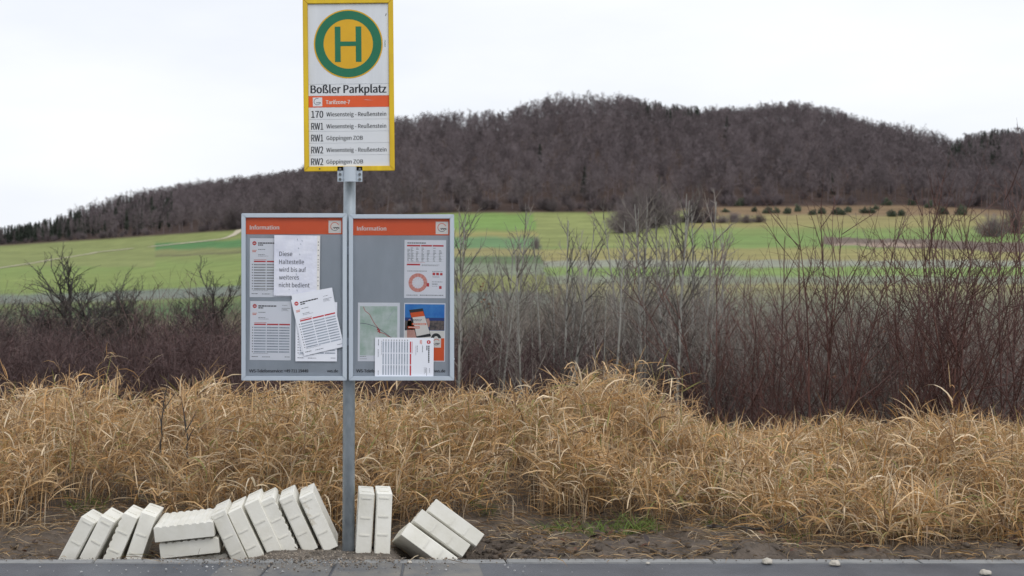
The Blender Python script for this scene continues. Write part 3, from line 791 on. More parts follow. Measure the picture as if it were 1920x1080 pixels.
# thicket masses
def thick(seed, m, h, stems=20):
    spec = [dict(n=4, wob=.08, up=.04, k=3, tip=.35, rmin=.0015),
            dict(count=8, t0=.1, t1=1, ang=(20, 75), len=.42, n=4, wob=.16, up=.06, k=2, rr=.6, taper=.5, rmin=.002),
            dict(count=4, t0=.2, t1=1, ang=(20, 75), len=.5, n=3, wob=.15, up=.03, k=2, rr=.7, rmin=.0018)]
    return merge(shrub(seed, h, stems, 38, spec, base=.3, r=.007)).mesh('thicket_shrub', m)
def thicket(name, label, mesh_list, boxes):
    pp, rr_, ss, kk = [], [], [], []
    for (pa, pb, ya, yb, n, s0, s1) in boxes:
        for i in range(n):
            Y = random.uniform(ya, yb); x = (random.uniform(pa, pb) - VX) / F * Y
            pp.append((x, Y, gz(x, Y))); rr_.append((0, 0, random.uniform(0, 6.28))); s = random.uniform(s0, s1); ss.append((s, s, s * random.uniform(.85, 1.15))); kk.append(random.randrange(len(mesh_list)))
    scatter(name, [proto('thicket_shrub', m) for m in mesh_list], pp, rr_, ss, kk, kind='stuff', label=label, cat='thicket')
thicket('thicket', 'dense low thicket of dark red twigs behind the grass', [thick(s, M['bark_thicket'], 1.5, 24) for s in (51, 52, 53)],
        [(-150, 900, 12.5, 20, 260, .75, 1.15), (850, 1350, 13, 20, 130, .75, 1.1), (1300, 2100, 13.5, 20, 65, .65, 1.05), (-150, 460, 18, 26, 50, .9, 1.25)])
thicket('thicket', 'taller grey twig thicket between the saplings and behind them', [thick(s, M['bark_grey'], 2.6, 13) for s in (61, 62, 63)],
        [(1290, 2100, 12.2, 18, 80, .4, .8), (-150, 900, 15, 24, 40, .35, .6), (840, 1340, 14, 20, 30, .4, .6), (840, 1340, 19, 36, 75, .75, 1.12), (1320, 2050, 20, 40, 75, .7, 1.05), (-100, 470, 26, 45, 30, .6, 1.0)])
thicket('thicket', 'soft brown thicket of bare bushes standing above the red twigs', [thick(s, M['bark_brown'], 2.5, 15) for s in (64, 65, 66)],
        [(-120, 480, 20, 40, 105, .7, 1.08), (830, 1340, 18, 36, 62, .7, 1.12), (1300, 2080, 16, 32, 50, .6, 1.0)])

# ------------------------------------------------------------------ dry reed grass
TOP = [(-200, 735), (0, 742), (50, 735), (130, 718), (185, 708), (215, 730), (245, 775), (275, 775), (310, 740), (385, 712), (425, 745), (470, 752), (560, 738), (640, 740), (700, 742), (760, 745), (800, 738), (850, 758), (900, 765),
       (940, 752), (1000, 765), (1060, 735), (1090, 712), (1130, 700), (1200, 700), (1245, 725), (1275, 762), (1310, 800), (1400, 808), (1450, 795), (1500, 800), (1560, 782), (1620, 800), (1700, 815), (1760, 790), (1805, 780), (1860, 795), (1920, 795), (2100, 790)]
FRONT = [(-200, 7.1), (0, 7.2), (150, 7.35), (260, 7.5), (340, 7.15), (500, 7.0), (640, 7.0), (760, 7.05), (900, 7.3), (1020, 7.45), (1150, 7.4), (1260, 7.15), (1330, 6.92), (1500, 6.76), (1650, 6.66), (1800, 6.62), (1920, 6.6), (2100, 6.6)]
PAL = np.array([(0.52, 0.335, 0.16), (0.62, 0.44, 0.25), (0.46, 0.265, 0.105), (0.36, 0.215, 0.105), (0.56, 0.43, 0.28), (0.23, 0.15, 0.09), (0.72, 0.58, 0.40), (0.34, 0.28, 0.12)])
PALW = np.array([.21, .18, .15, .13, .13, .09, .09, .02])

def blades(base, az, el0, el1, L, W, nseg, colr, fold=0.0, curl=None):
    """ribbons: N roots, azimuth, start/end elevation, length, width"""
    N = len(base); t = np.linspace(0, 1, nseg + 1)
    pts = np.zeros((N, nseg + 1, 3)); pts[:, 0] = base
    azs = az.copy()
    for i in range(nseg):
        e = el0 + (el1 - el0) * ((i + 0.5) / nseg) ** 1.2
        if curl is not None: azs = azs + curl / nseg
        d = np.stack([np.cos(azs) * np.cos(e), np.sin(azs) * np.cos(e), np.sin(e)], -1)
        pts[:, i + 1] = pts[:, i] + d * (L / nseg)[:, None]
    tw = RNG.uniform(0, math.pi, N)
    side = np.stack([-np.sin(az) * np.cos(tw), np.cos(az) * np.cos(tw), np.sin(tw) * 0.8], -1)
    prof = np.interp(np.linspace(0, 1, nseg + 1), [0, .3, .65, 1], [.6, 1, .75, .08]) if nseg > 1 else np.array([1, .4])
    off = side[:, None, :] * (W[:, None] * prof[None, :] / 2)[..., None]
    V = np.stack([pts - off, pts + off], 2).reshape(-1, 3)
    id_ = np.arange(N * (nseg + 1) * 2).reshape(N, nseg + 1, 2)
    Fq = np.stack([id_[:, :-1, 0], id_[:, :-1, 1], id_[:, 1:, 1], id_[:, 1:, 0]], -1).reshape(-1, 4)
    C = np.repeat(colr, (nseg + 1) * 2, axis=0)
    return V, Fq, C, pts

def cat(parts):
    V, Fq, C, o = [], [], [], 0
    for v, f, c in parts:
        V.append(v); Fq.append(f + o); C.append(c); o += len(v)
    return np.concatenate(V), np.concatenate(Fq), np.concatenate(C)

def vnoise(x, y, s, seed):
    """smooth value noise on arrays"""
    g = np.random.default_rng(seed).uniform(-1, 1, (96, 96))
    u, v = (x * s + 40) % 94, (y * s + 40) % 94
    i, j = u.astype(int), v.astype(int); a, b = u - i, v - j
    a = a * a * (3 - 2 * a); b = b * b * (3 - 2 * b)
    return (g[i, j] * (1 - a) + g[i + 1, j] * a) * (1 - b) + (g[i, j + 1] * (1 - a) + g[i + 1, j + 1] * a) * b

def palette(n, warm=None):
    k = RNG.choice(len(PAL), n, p=PALW)
    c = PAL[k] * RNG.uniform(0.65, 1.2, (n, 1))
    return c
def near_z(x, y):
    return np.array([.002 if b < Y_K1 else soil_h(a, b) if b < 9.6 else float(ground_z(a, b)) for a, b in zip(x, y)])

N = 18500
gx = RNG.uniform(-3.6, 6.4, N); gy = RNG.uniform(6.5, 9.9, N)
px = VX + F * gx / gy
fr = interp(FRONT, px) + 0.22 * vnoise(gx, gy, 2.4, 5)
k = (gy > fr) & (px > -160) & (px < 2090)
gx, gy, px, fr = gx[k], gy[k], px[k], fr[k]
# clumping
k = vnoise(gx, gy, 4.5, 9) + 0.5 * vnoise(gx, gy, 11, 10) + RNG.uniform(-.7, .7, len(gx)) > -0.22
gx, gy, px, fr = gx[k], gy[k], px[k], fr[k]
gz0 = near_z(gx, gy)
n = len(gx)
ytop = interp(TOP, px) + 22 * vnoise(gx, gy * .3, 2.6, 61) + 16 * vnoise(gx, gy * .3, 6.0, 62)
ztop = EYE - (ytop - VY) / F * np.maximum(gy, 8.0)
H = (ztop - gz0) * np.clip(0.62 + 0.38 * (gy - fr) / 0.8, 0.62, 1) * RNG.uniform(0.5, 1.0, n)
H *= 1 + 0.15 * vnoise(gx, gy, 3.0, 21) + 0.17 * vnoise(gx, gy, 7.0, 22)
spike = RNG.random(n) < 0.045
H = np.where(spike, H * RNG.uniform(1.0, 1.28, n), H)
H = np.clip(H, 0.12, 1.0)
flow = vnoise(gx, gy, 1.1, 31) * 3.4 + vnoise(gx, gy, 3.1, 32) * 1.3 + 0.4
az = flow + RNG.normal(0, 0.7, n)
matted = vnoise(gx, gy, 1.6, 41)
lean = np.clip(RNG.normal(0.2, 0.17, n) + 0.75 * np.clip(matted - .15, 0, 1), 0.02, 1.15)
az = np.where(matted > .15, flow + RNG.normal(0, .35, n), az)
lean = np.where(spike, lean * .5, lean)
el0 = math.pi / 2 - lean * 0.5
el1 = math.pi / 2 - lean * 2.3
L = H / np.clip(np.cos(lean), .5, 1)
PAL *= np.array((1.14, 1.15, 1.15))
culm_c = palette(n) * 0.92
base = np.stack([gx, gy, gz0 - 0.02], -1)
cv, cf, cc, cpts = blades(base, az, el0, el1, L, RNG.uniform(0.003, 0.0055, n), 5, culm_c)
parts = [(cv, cf, cc)]
for j in range(8):
    t = 1 - 0.78 * RNG.random(n) ** 1.35 if j else np.full(n, 0.97)
    f = t * 4.999; i = f.astype(int); a = (f - i)[:, None]
    r = np.arange(n)
    b0 = cpts[r, i] * (1 - a) + cpts[r, i + 1] * a
    laz = np.where(RNG.random(n) < 0.45, az + RNG.normal(0, .9, n), RNG.uniform(0, 6.283, n))
    e0 = RNG.uniform(0.1, 1.5, n); e1 = e0 - np.where(RNG.random(n) < .5, RNG.uniform(0.0, 0.8, n), RNG.uniform(0.8, 2.4, n))
    LL = RNG.uniform(0.10, 0.30, n) * (1.1 - .3 * t); WW = RNG.uniform(0.004, 0.0115, n)
    kk = RNG.random(n) < (0.93 if j < 6 else .7)
    c = palette(n)
    c = np.where((RNG.random(n) < .05 + .10 * np.clip(vnoise(gx, gy, 1.4, 77) - .25, 0, 1))[:, None], np.array((0.24, 0.235, 0.07)), c)
    v, fq, c, _ = blades(b0[kk], laz[kk], e0[kk], e1[kk], LL[kk], WW[kk], 4, c[kk], curl=RNG.normal(0, .3, kk.sum()))
    parts.append((v, fq, c))
# broad pale blades hanging over
for j in range(2):
    t = RNG.uniform(.55, 1, n); f = t * 4.999; i = f.astype(int); a = (f - i)[:, None]; r = np.arange(n)
    b0 = cpts[r, i] * (1 - a) + cpts[r, i + 1] * a
    kk = RNG.random(n) < .11
    e0 = RNG.uniform(.3, 1.4, n); e1 = e0 - RNG.uniform(1.2, 3.0, n)
    v, fq, c, _ = blades(b0[kk], RNG.uniform(0, 6.283, kk.sum()), e0[kk], e1[kk], RNG.uniform(.14, .32, kk.sum()), RNG.uniform(.009, .016, kk.sum()), 5, palette(kk.sum()) * np.array((1.12, 1.15, 1.2)))
    parts.append((v, fq, c))
# leafless stalks among them
ns = 15000
ii = RNG.integers(0, n, ns)
hs_ = H[ii] * RNG.uniform(.5, 1.1, ns)
bl = np.clip(RNG.normal(.3, .45, ns), 0, 1.5)
v, fq, c, _ = blades(base[ii] + RNG.normal(0, .03, (ns, 3)) * np.array((1, 1, 0)), flow[ii] + RNG.normal(0, 1.2, ns), math.pi / 2 - bl * .6, math.pi / 2 - bl * 1.5, hs_, RNG.uniform(.003, .006, ns), 4, palette(ns) * np.array((.92, .95, 1.03)) * RNG.uniform(.6, 1.2, (ns, 1)))
parts.append((v, fq, c))
V, Fq, C = cat(parts)
ob_of('dry_grass', mesh_of('dry_grass', V, Fq, M['grass'], C), kind='stuff', label='tall dry straw coloured reed grass along the verge')

# low thatch of fallen stalks at the foot of the grass and over the soil
N = 42000
lx = RNG.uniform(-3.4, 6.0, N); ly = RNG.uniform(6.2, 8.6, N)
lpx = VX + F * lx / ly; lfr = interp(FRONT, lpx)
dens = np.clip(1.0 - (lfr + .05 - ly) / 0.75, 0.10, 1) * np.clip(.55 + .9 * vnoise(lx, ly, 3.5, 55), .1, 1)
dens = np.where(lpx > 960, np.maximum(dens, .5 * np.clip(.8 + vnoise(lx, ly, 5, 56), 0, 1.5)), dens)
dens = np.where(lpx < 480, np.maximum(dens, .42 * np.clip(.8 + vnoise(lx, ly, 5, 57), 0, 1.5)), dens)
dens = np.where(ly < Y_K1 + .02, dens * .35, dens)
dens = np.where((lpx > 440) & (lpx < 770) & (ly < 6.65), dens * .12, dens)
k = (RNG.random(N) < dens) & (lpx > -100) & (lpx < 2040)
lx, ly, lfr = lx[k], ly[k], lfr[k]; n = len(lx)
lz = near_z(lx, ly)
inside = np.clip((ly - lfr + .1) / .4, 0, 1)
up = RNG.uniform(0, 0.10, n) * inside + RNG.uniform(0.002, 0.02, n)
c = palette(n) * RNG.uniform(.3, .9, (n, 1))
v, fq, c, _ = blades(np.stack([lx, ly, lz + up], -1), RNG.uniform(0, 6.283, n), RNG.uniform(-.05, .5, n), RNG.uniform(-.7, .1, n), RNG.uniform(.03, .19, n), RNG.uniform(.0015, .007, n), 3, c, curl=RNG.normal(0, .6, n))
ob_of('straw', mesh_of('straw', v, fq, M['grass'], c), kind='stuff', label='fallen straw and dead blades lying on the soil')

# fresh green tufts
tx, ty = [], []
for q, (a, b, ya, yb, m_) in enumerate([(1010, 1090, 6.95, 7.15, 80), (1090, 1240, 6.85, 7.1, 260), (900, 925, 7.4, 7.5, 40), (880, 900, 7.5, 7.6, 20), (210, 245, 6.95, 7.05, 40), (1480, 1500, 6.6, 6.7, 12), (1320, 1345, 7.0, 7.2, 40), (1240, 1330, 8.2, 8.9, 160), (120, 200, 7.4, 7.6, 60)]):
    for _ in range(m_):
        Y = random.uniform(ya, yb); tx.append((random.uniform(a, b) - VX) / F * Y); ty.append(Y)
tx, ty = np.array(tx), np.array(ty); n = len(tx); tz = near_z(tx, ty)
c = np.array((0.10, 0.16, 0.035)) * RNG.uniform(.6, 1.5, (n, 1)) + np.array((.05, .03, 0)) * RNG.random((n, 1))
v, fq, c, _ = blades(np.stack([tx, ty, tz - .01], -1), RNG.uniform(0, 6.283, n), RNG.uniform(.8, 1.5, n), RNG.uniform(-.5, .7, n), RNG.uniform(.06, .16, n) * np.where(ty > 8, 3, 1), RNG.uniform(.003, .007, n), 3, c)
ob_of('green_grass', mesh_of('green_grass', v, fq, M['grass'], c), kind='stuff', label='small fresh green grass tufts at the edge of the soil')

# fallen leaves, rusty and nearly black
n = 210
Y = RNG.uniform(6.35, 7.6, n); p_ = np.where(RNG.random(n) < .7, RNG.uniform(1020, 1960, n), RNG.uniform(0, 1000, n)); p_ = np.where(RNG.random(n) < .3, RNG.normal(1110, 35, n), p_)
Y = np.clip(Y, 6.35, interp(FRONT, p_) + .1)
x = (p_ - VX) / F * Y
z = near_z(x, Y) + RNG.uniform(.01, .05, n)
c = np.where((RNG.random(n) < .5)[:, None], np.array((.105, .045, .026)), np.array((.045, .03, .028))) * RNG.uniform(.6, 1.3, (n, 1))
v, fq, c, _ = blades(np.stack([x, Y, z], -1), RNG.uniform(0, 6.283, n), RNG.uniform(.0, .9, n), RNG.uniform(-.9, .2, n), RNG.uniform(.02, .055, n), RNG.uniform(.012, .03, n), 3, c)
ob_of('fallen_leaves', mesh_of('fallen_leaves', v, fq, M['dead_leaf'], c), kind='stuff', label='rust brown and blackish fallen leaves on the verge')

# clods and grit
def lumps(name, n, fx, fy, s0, s1, colf, m, label, lift=.3):
    b = bmesh.new(); bmesh.ops.create_icosphere(b, subdivisions=1, radius=1.0)
    bv = np.array([v.co[:] for v in b.verts]); bf = np.array([[v.index for v in f.verts] for f in b.faces]); b.free()
    X, Y = fx(n), fy(n)
    X = (X - VX) / F * Y
    Z = np.array([soil_h(a, c_) if c_ > Y_K1 else 0.004 for a, c_ in zip(X, Y)])
    s = RNG.uniform(0, 1, n) ** 2.5 * (s1 - s0) + s0
    VV = bv[None] * s[:, None, None] * RNG.uniform(.6, 1.25, (n, 12, 1)) * np.array((1, 1, .7))
    VV = VV + np.stack([X, Y, Z + s * lift], -1)[:, None]
    FF = (bf[None] + (np.arange(n) * 12)[:, None, None]).reshape(-1, 3)
    C = np.repeat(colf(n), 12, 0)
    ob_of(name, mesh_of(name, VV.reshape(-1, 3), FF, m, C), kind='stuff', label=label)
def clump(n):
    q = np.where(RNG.random(n) < .4, RNG.uniform(860, 1060, n), RNG.uniform(-60, 1980, n))
    return np.where((q > 400) & (q < 760), RNG.uniform(860, 1300, n), q)
lumps('soil_clods', 1500, clump, lambda n: 6.275 + np.abs(RNG.normal(0, .33, n)), .004, .026, lambda n: np.array((.095, .074, .058)) * RNG.uniform(.5, 1.5, (n, 1)), M['soil'], 'crumbly dark clods of dug soil behind the kerb', .1)
lumps('grit', 2600, lambda n: RNG.normal(600, 130, n), lambda n: np.clip(6.30 + RNG.normal(0, .13, n), 5.95, 6.7), .0015, .007, lambda n: np.array((.2, .17, .14)) * RNG.uniform(.5, 1.8, (n, 1)), M['soil'], 'sandy grit spilt over the kerb around the post')
lumps('grit', 1800, lambda n: RNG.uniform(-60, 1980, n), lambda n: np.clip(6.262 + RNG.normal(0, .03, n), 6.1, 6.4), .001, .006, lambda n: np.array((.13, .105, .085)) * RNG.uniform(.5, 1.8, (n, 1)), M['soil'], 'soil crumbs spilt along the back edge of the kerb')
lumps('concrete_crumbs', 130, lambda n: np.where(RNG.random(n) < .6, RNG.normal(400, 130, n), RNG.uniform(0, 1300, n)), lambda n: RNG.uniform(5.95, 6.24, n), .002, .008, lambda n: np.full((n, 3), .6) * RNG.uniform(.7, 1, (n, 1)), M['grass'], 'white crumbs broken off the concrete slabs')

# ------------------------------------------------------------------ loose pieces on the ground
def stone(px, py, size, label, seed, m='stone'):
    b = bmesh.new(); bmesh.ops.create_icosphere(b, subdivisions=3, radius=1.0)
    for v in b.verts:
        d = noise.noise(v.co * 1.3 + Vector((seed, 0, 0))) * .35 + noise.noise(v.co * 3.5 + Vector((0, seed, 0))) * .12
        v.co *= 1 + d
        v.co.x *= size[0]; v.co.y *= size[1]; v.co.z *= size[2]
        v.co.z = max(v.co.z, -size[2] * .55)
    Y = F * EYE / (py - VY)
    o = bm_ob('stone', b, M[m], smooth=True, label=label, cat='stone', group='loose stones on the asphalt')
    o.location = ((px - VX) / F * Y, Y, size[2] * .5)
stone(1438, 1056, (.024, .02, .017), 'rounded pale stone on the kerb, left of the two right hand stones', 1)
stone(1565, 1059, (.026, .02, .015), 'flat greyish stone at the kerb edge to the right of the rounded one', 5)
stone(1847, 1076, (.026, .018, .014), 'pale wedge shaped stone at the bottom right on the asphalt', 9)
stone(768, 1056, (.012, .01, .008), 'tiny tan pebble in front of the two upright slabs', 12)
stone(1215, 1057, (.010, .008, .006), 'tiny white pebble on the asphalt in the middle of the kerb', 14)
def stick(pts, r, label, name='stick', cat='stick', tw=None):
    S = Strands(); q = []
    for px, py, Y in pts: q.append(P(px, py, Y))
    k = []
    for i in range(len(q) - 1):
        for t in (0, .33, .66): k.append(q[i].lerp(q[i + 1], t) + rvec(random) * r)
    k.append(q[-1])
    S.add(k, list(np.linspace(r, r * .35, len(k))), 6)
    c = sum(q, Vector()) / len(q)
    for a, b_ in (tw or []):
        A, B = P(*a), P(*b_); S.add([A, A.lerp(B, .5) + rvec(random) * r, B], [r * .6, r * .45, r * .2], 5)
    return ob_of(name, S.mesh(name, M['bark_dark']), label=label, cat=cat)
stick([(1322, 987, 6.92), (1390, 990, 6.85), (1460, 994, 6.78)], .009, 'dark forked dead branch lying at the foot of the right grass', tw=[((1452, 993, 6.78), (1470, 962, 6.8)), ((1400, 990, 6.85), (1402, 1018, 6.62)), ((1452, 993, 6.78), (1525, 955, 6.85))])
stick([(1378, 1034, 6.44), (1410, 1040, 6.40), (1440, 1044, 6.37)], .005, 'thin dark twig lying on the soil near the kerb')
stick([(352, 880, 7.35), (352, 835, 7.35), (348, 805, 7.36), (344, 765, 7.38)], .007, 'dark forked dead stalk standing in the grass above the leaning slabs', 'dead_stalk', 'stalk', [((350, 806, 7.36), (368, 770, 7.4)), ((349, 800, 7.36), (340, 745, 7.4)), ((352, 830, 7.35), (366, 800, 7.32))])
stick([(300, 850, 7.5), (303, 800, 7.5), (308, 755, 7.5), (316, 700, 7.5)], .006, 'tall thin dark stalk standing in the grass left of the forked stalk', 'dead_stalk', 'stalk', [((303, 800, 7.5), (294, 765, 7.5)), ((306, 770, 7.5), (330, 735, 7.5))])

# ------------------------------------------------------------------ white ribbed slabs
def slab_mesh():
    b = bmesh.new()
    nrib, rib = 8, 0.0045
    half, thick = 0.15, 0.074
    prof = [(-0.04, -half), (-0.04, half)]
    pitch = 2 * half / nrib
    xb = -0.04 + thick
    for i in range(nrib):
        z1 = half - i * pitch
        prof += [(xb, z1 - .004), (xb + rib, z1 - .0105), (xb + rib, z1 - pitch + .0105), (xb, z1 - pitch + .004)]
    prof = [prof[0]] + [prof[1]] + [(xb, half)] + prof[2:] + [(xb, -half)]
    # drop doubles next to each other
    pr = [prof[0]]
    for q in prof[1:]:
        if abs(q[0] - pr[-1][0]) + abs(q[1] - pr[-1][1]) > 1e-5: pr.append(q)
    a = [b.verts.new((x, -.15, z)) for x, z in pr]; c = [b.verts.new((x, .15, z)) for x, z in pr]
    b.faces.new(a); b.faces.new(c[::-1])
    for i in range(len(pr)):
        b.faces.new((a[i], c[i], c[(i + 1) % len(pr)], a[(i + 1) % len(pr)]))
    bmesh.ops.recalc_face_normals(b, faces=b.faces)
    es = [e for e in b.edges if e.is_boundary is False and len(e.link_faces) == 2 and e.calc_face_angle(0) > .9]
    bmesh.ops.bevel(b, geom=es, offset=.0022, segments=1, affect='EDGES')
    me = bpy.data.meshes.new('tactile_slab'); b.to_mesh(me); b.free()
    me.materials.append(M['concrete_white'])
    return me
SLAB = slab_mesh()
SLAB_SMOOTH = SLAB.copy(); SLAB_SMOOTH.name = 'tactile_slab'
SLAB_SMOOTH.transform(Matrix.Scale(-1, 4, (1, 0, 0))); SLAB_SMOOTH.flip_normals()
SLAB_ROLL = SLAB.copy(); SLAB_ROLL.transform(Matrix.Rotation(R(90), 4, 'X'))
SLAB_SMOOTH_ROLL = SLAB_SMOOTH.copy(); SLAB_SMOOTH_ROLL.transform(Matrix.Rotation(R(90), 4, 'X'))
def spacer_mesh(vertical):
    b = bmesh.new()
    if vertical: add_box(b, -.027, .025, -.0035, .0, -.005, .005, .0015)     # on the front and back
    else: add_box(b, -.027, .025, -.005, .005, 0, .0035, .0015)             # on the top and bottom
    me = bpy.data.meshes.new('spacer'); b.to_mesh(me); b.free(); me.materials.append(M['concrete_white'])
    return me
SP_F, SP_T = spacer_mesh(True), spacer_mesh(False)
def slab(px, py, Y, tilt, label, group, pitch=0.0, yaw=0.0, bars=(.128, .03, -.062), me=None):
    """px, py: centre of the front edge face in the photo; tilt clockwise in the picture"""
    Mx = Matrix.Rotation(R(yaw), 3, 'Z') @ Matrix.Rotation(R(pitch), 3, 'X') @ Matrix.Rotation(R(tilt), 3, 'Y')
    c = P(px, py, Y) + Mx @ Vector((0, .15, 0))
    o = bpy.data.objects.new('tactile_slab', me or SLAB)
    o.matrix_world = Matrix.Translation(c) @ Mx.to_4x4()
    put(o, None, label, 'paving slab', group)
    for zz in bars:
        s = bpy.data.objects.new('spacer', SP_F); s.location = (0, -.15, zz); put(s, o)
    for yy in (.09, -.08):
        s = bpy.data.objects.new('spacer', SP_T); s.location = (0, yy, .15); put(s, o)
    return o
def ctr(tl, tilt, Y):
    s = F / Y; t = R(tilt)
    return (tl[0] + .04 * s * math.cos(t) - .15 * s * math.sin(t), tl[1] + .04 * s * math.sin(t) + .15 * s * math.cos(t))
def slab_tl(tl, Y, tilt, label, group, **kw):
    c = ctr(tl, tilt, Y)
    return slab(c[0], c[1], Y, tilt, label, group, **kw)
g1 = 'white slabs leaning right at the left end'
slab_tl((152, 968.5), 6.46, 28, 'leftmost white ribbed slab, leaning right, lowest of the leaning four', g1, me=SLAB_ROLL, pitch=-4, bars=(.135, .02, -.10))
slab_tl((189, 967), 6.46, 27, 'white slab leaning right, second from the left end of the row', g1, me=SLAB_ROLL, pitch=-3, bars=(.125, .018, -.10))
slab_tl((230, 961), 6.47, 23.5, 'white slab leaning right with a toothed dark gap on its left', g1, pitch=-3, me=SLAB_SMOOTH, bars=(.055, -.045))
slab_tl((264, 960), 6.47, 19, 'steepest of the slabs leaning right, beside the flat stack', g1, pitch=-2, me=SLAB_SMOOTH_ROLL, bars=(.04, -.062))
g2 = 'white slabs stacked flat between the leaning rows'
slab(344.5, 997, 6.40, -96.3, 'white slab lying flat with its ribs up, topmost of the flat stack', g2, yaw=-1.5, pitch=2, bars=())
slab(355, 1027.5, 6.43, -96.3, 'white slab lying flat beneath the one with ribs showing', g2, yaw=-1, pitch=1, bars=())
slab(372, 1057, 6.50, -94.5, 'half buried white slab under the flat stack, mostly hidden', g2, bars=())
g3 = 'white slabs leaning left in a row of six'
slab_tl((394, 968.5), 6.43, -25, 'first of six slabs leaning left, next to the flat stack, lowest top', g3, me=SLAB_SMOOTH_ROLL, bars=(.13, .02, -.07))
slab_tl((425, 963.5), 6.44, -25.5, 'second of six slabs leaning left, smooth and slightly bluish white', g3, me=SLAB_SMOOTH_ROLL, bars=(.035, -.055), yaw=-.5)
slab_tl((457, 948.5), 6.45, -25.3, 'third of six slabs leaning left, stained yellowish near its bottom edge', g3, me=SLAB_SMOOTH_ROLL, bars=(.04, -.05, -.135))
slab_tl((486, 943), 6.46, -25.3, 'fourth of six slabs leaning left, touching the stained one', g3, bars=(.125, .035, -.055), pitch=-1)
slab_tl((522, 939), 6.46, -25, 'fifth of six slabs leaning left, second closest to the metal post', g3, me=SLAB_SMOOTH_ROLL, bars=(.125, .04, -.05), pitch=-1)
slab_tl((559.6, 935.6), 6.46, -25, 'last of six slabs leaning left, closest to the post with its smooth side showing', g3, me=SLAB_SMOOTH_ROLL, bars=(.125, .035, -.055), pitch=-1)
g4 = 'pair of white slabs standing upright'
slab(684.8, 982.5, 6.40, 3.6, 'upright white slab just right of the metal post, left one of the pair', g4, me=SLAB_ROLL, pitch=-3, bars=(.128, .03, -.055))
slab(718.5, 982, 6.40, 2.6, 'upright white slab, right one of the standing pair', g4, me=SLAB_SMOOTH_ROLL, pitch=-3, bars=(.128, .035, -.055))
g5 = 'white slabs tipped over right of the post'
slab(806, 1024, 6.42, -52, 'lowest of the three tipped slabs right of the post', g5, me=SLAB_ROLL, pitch=-20, yaw=8, bars=(.02, -.065))
slab(828.5, 1000, 6.46, -53, 'middle of the three tipped slabs right of the post', g5, me=SLAB_SMOOTH_ROLL, pitch=-18, yaw=3, bars=(.05, -.05))
slab(854.5, 980.5, 6.49, -53, 'uppermost of the three tipped slabs, farthest right of all', g5, me=SLAB_SMOOTH_ROLL, pitch=-18, yaw=2, bars=(.02, -.065))

# ------------------------------------------------------------------ lettering and flat print
_txt = {}
try:
    FONT = bpy.data.fonts.load(bpy.utils.system_resource('DATAFILES') + '/fonts/Noto Sans CJK Regular.woff2')   # Blender's own interface font
except Exception:
    FONT = None
def text_mesh(s, bold=0.0):
    key = (s, bold)
    if key in _txt: return _txt[key]
    bold = bold * 0.42
    c = bpy.data.curves.new('lettering', 'FONT'); c.body = s; c.resolution_u = 3
    if FONT: c.font = FONT
    o = bpy.data.objects.new('lettering', c); COL.objects.link(o)
    bpy.context.view_layer.update()
    me = bpy.data.meshes.new_from_object(o.evaluated_get(bpy.context.evaluated_depsgraph_get()))
    v = np.array([x.co[:] for x in me.vertices]); f = [list(p.vertices) for p in me.polygons]
    bpy.data.objects.remove(o); bpy.data.meshes.remove(me)
    if bold:
        n0, v0, f0 = len(v), v, f
        for q, d in enumerate((-bold, bold)):
            v = np.concatenate([v, v0 + np.array((d, 0, .0002 * (q + 1)))]); f = f + [[i + n0 * (q + 1) for i in p] for p in f0]
    _txt[key] = (v, f)
    return v, f
CAPH = text_mesh('H')[0][:, 1].max()

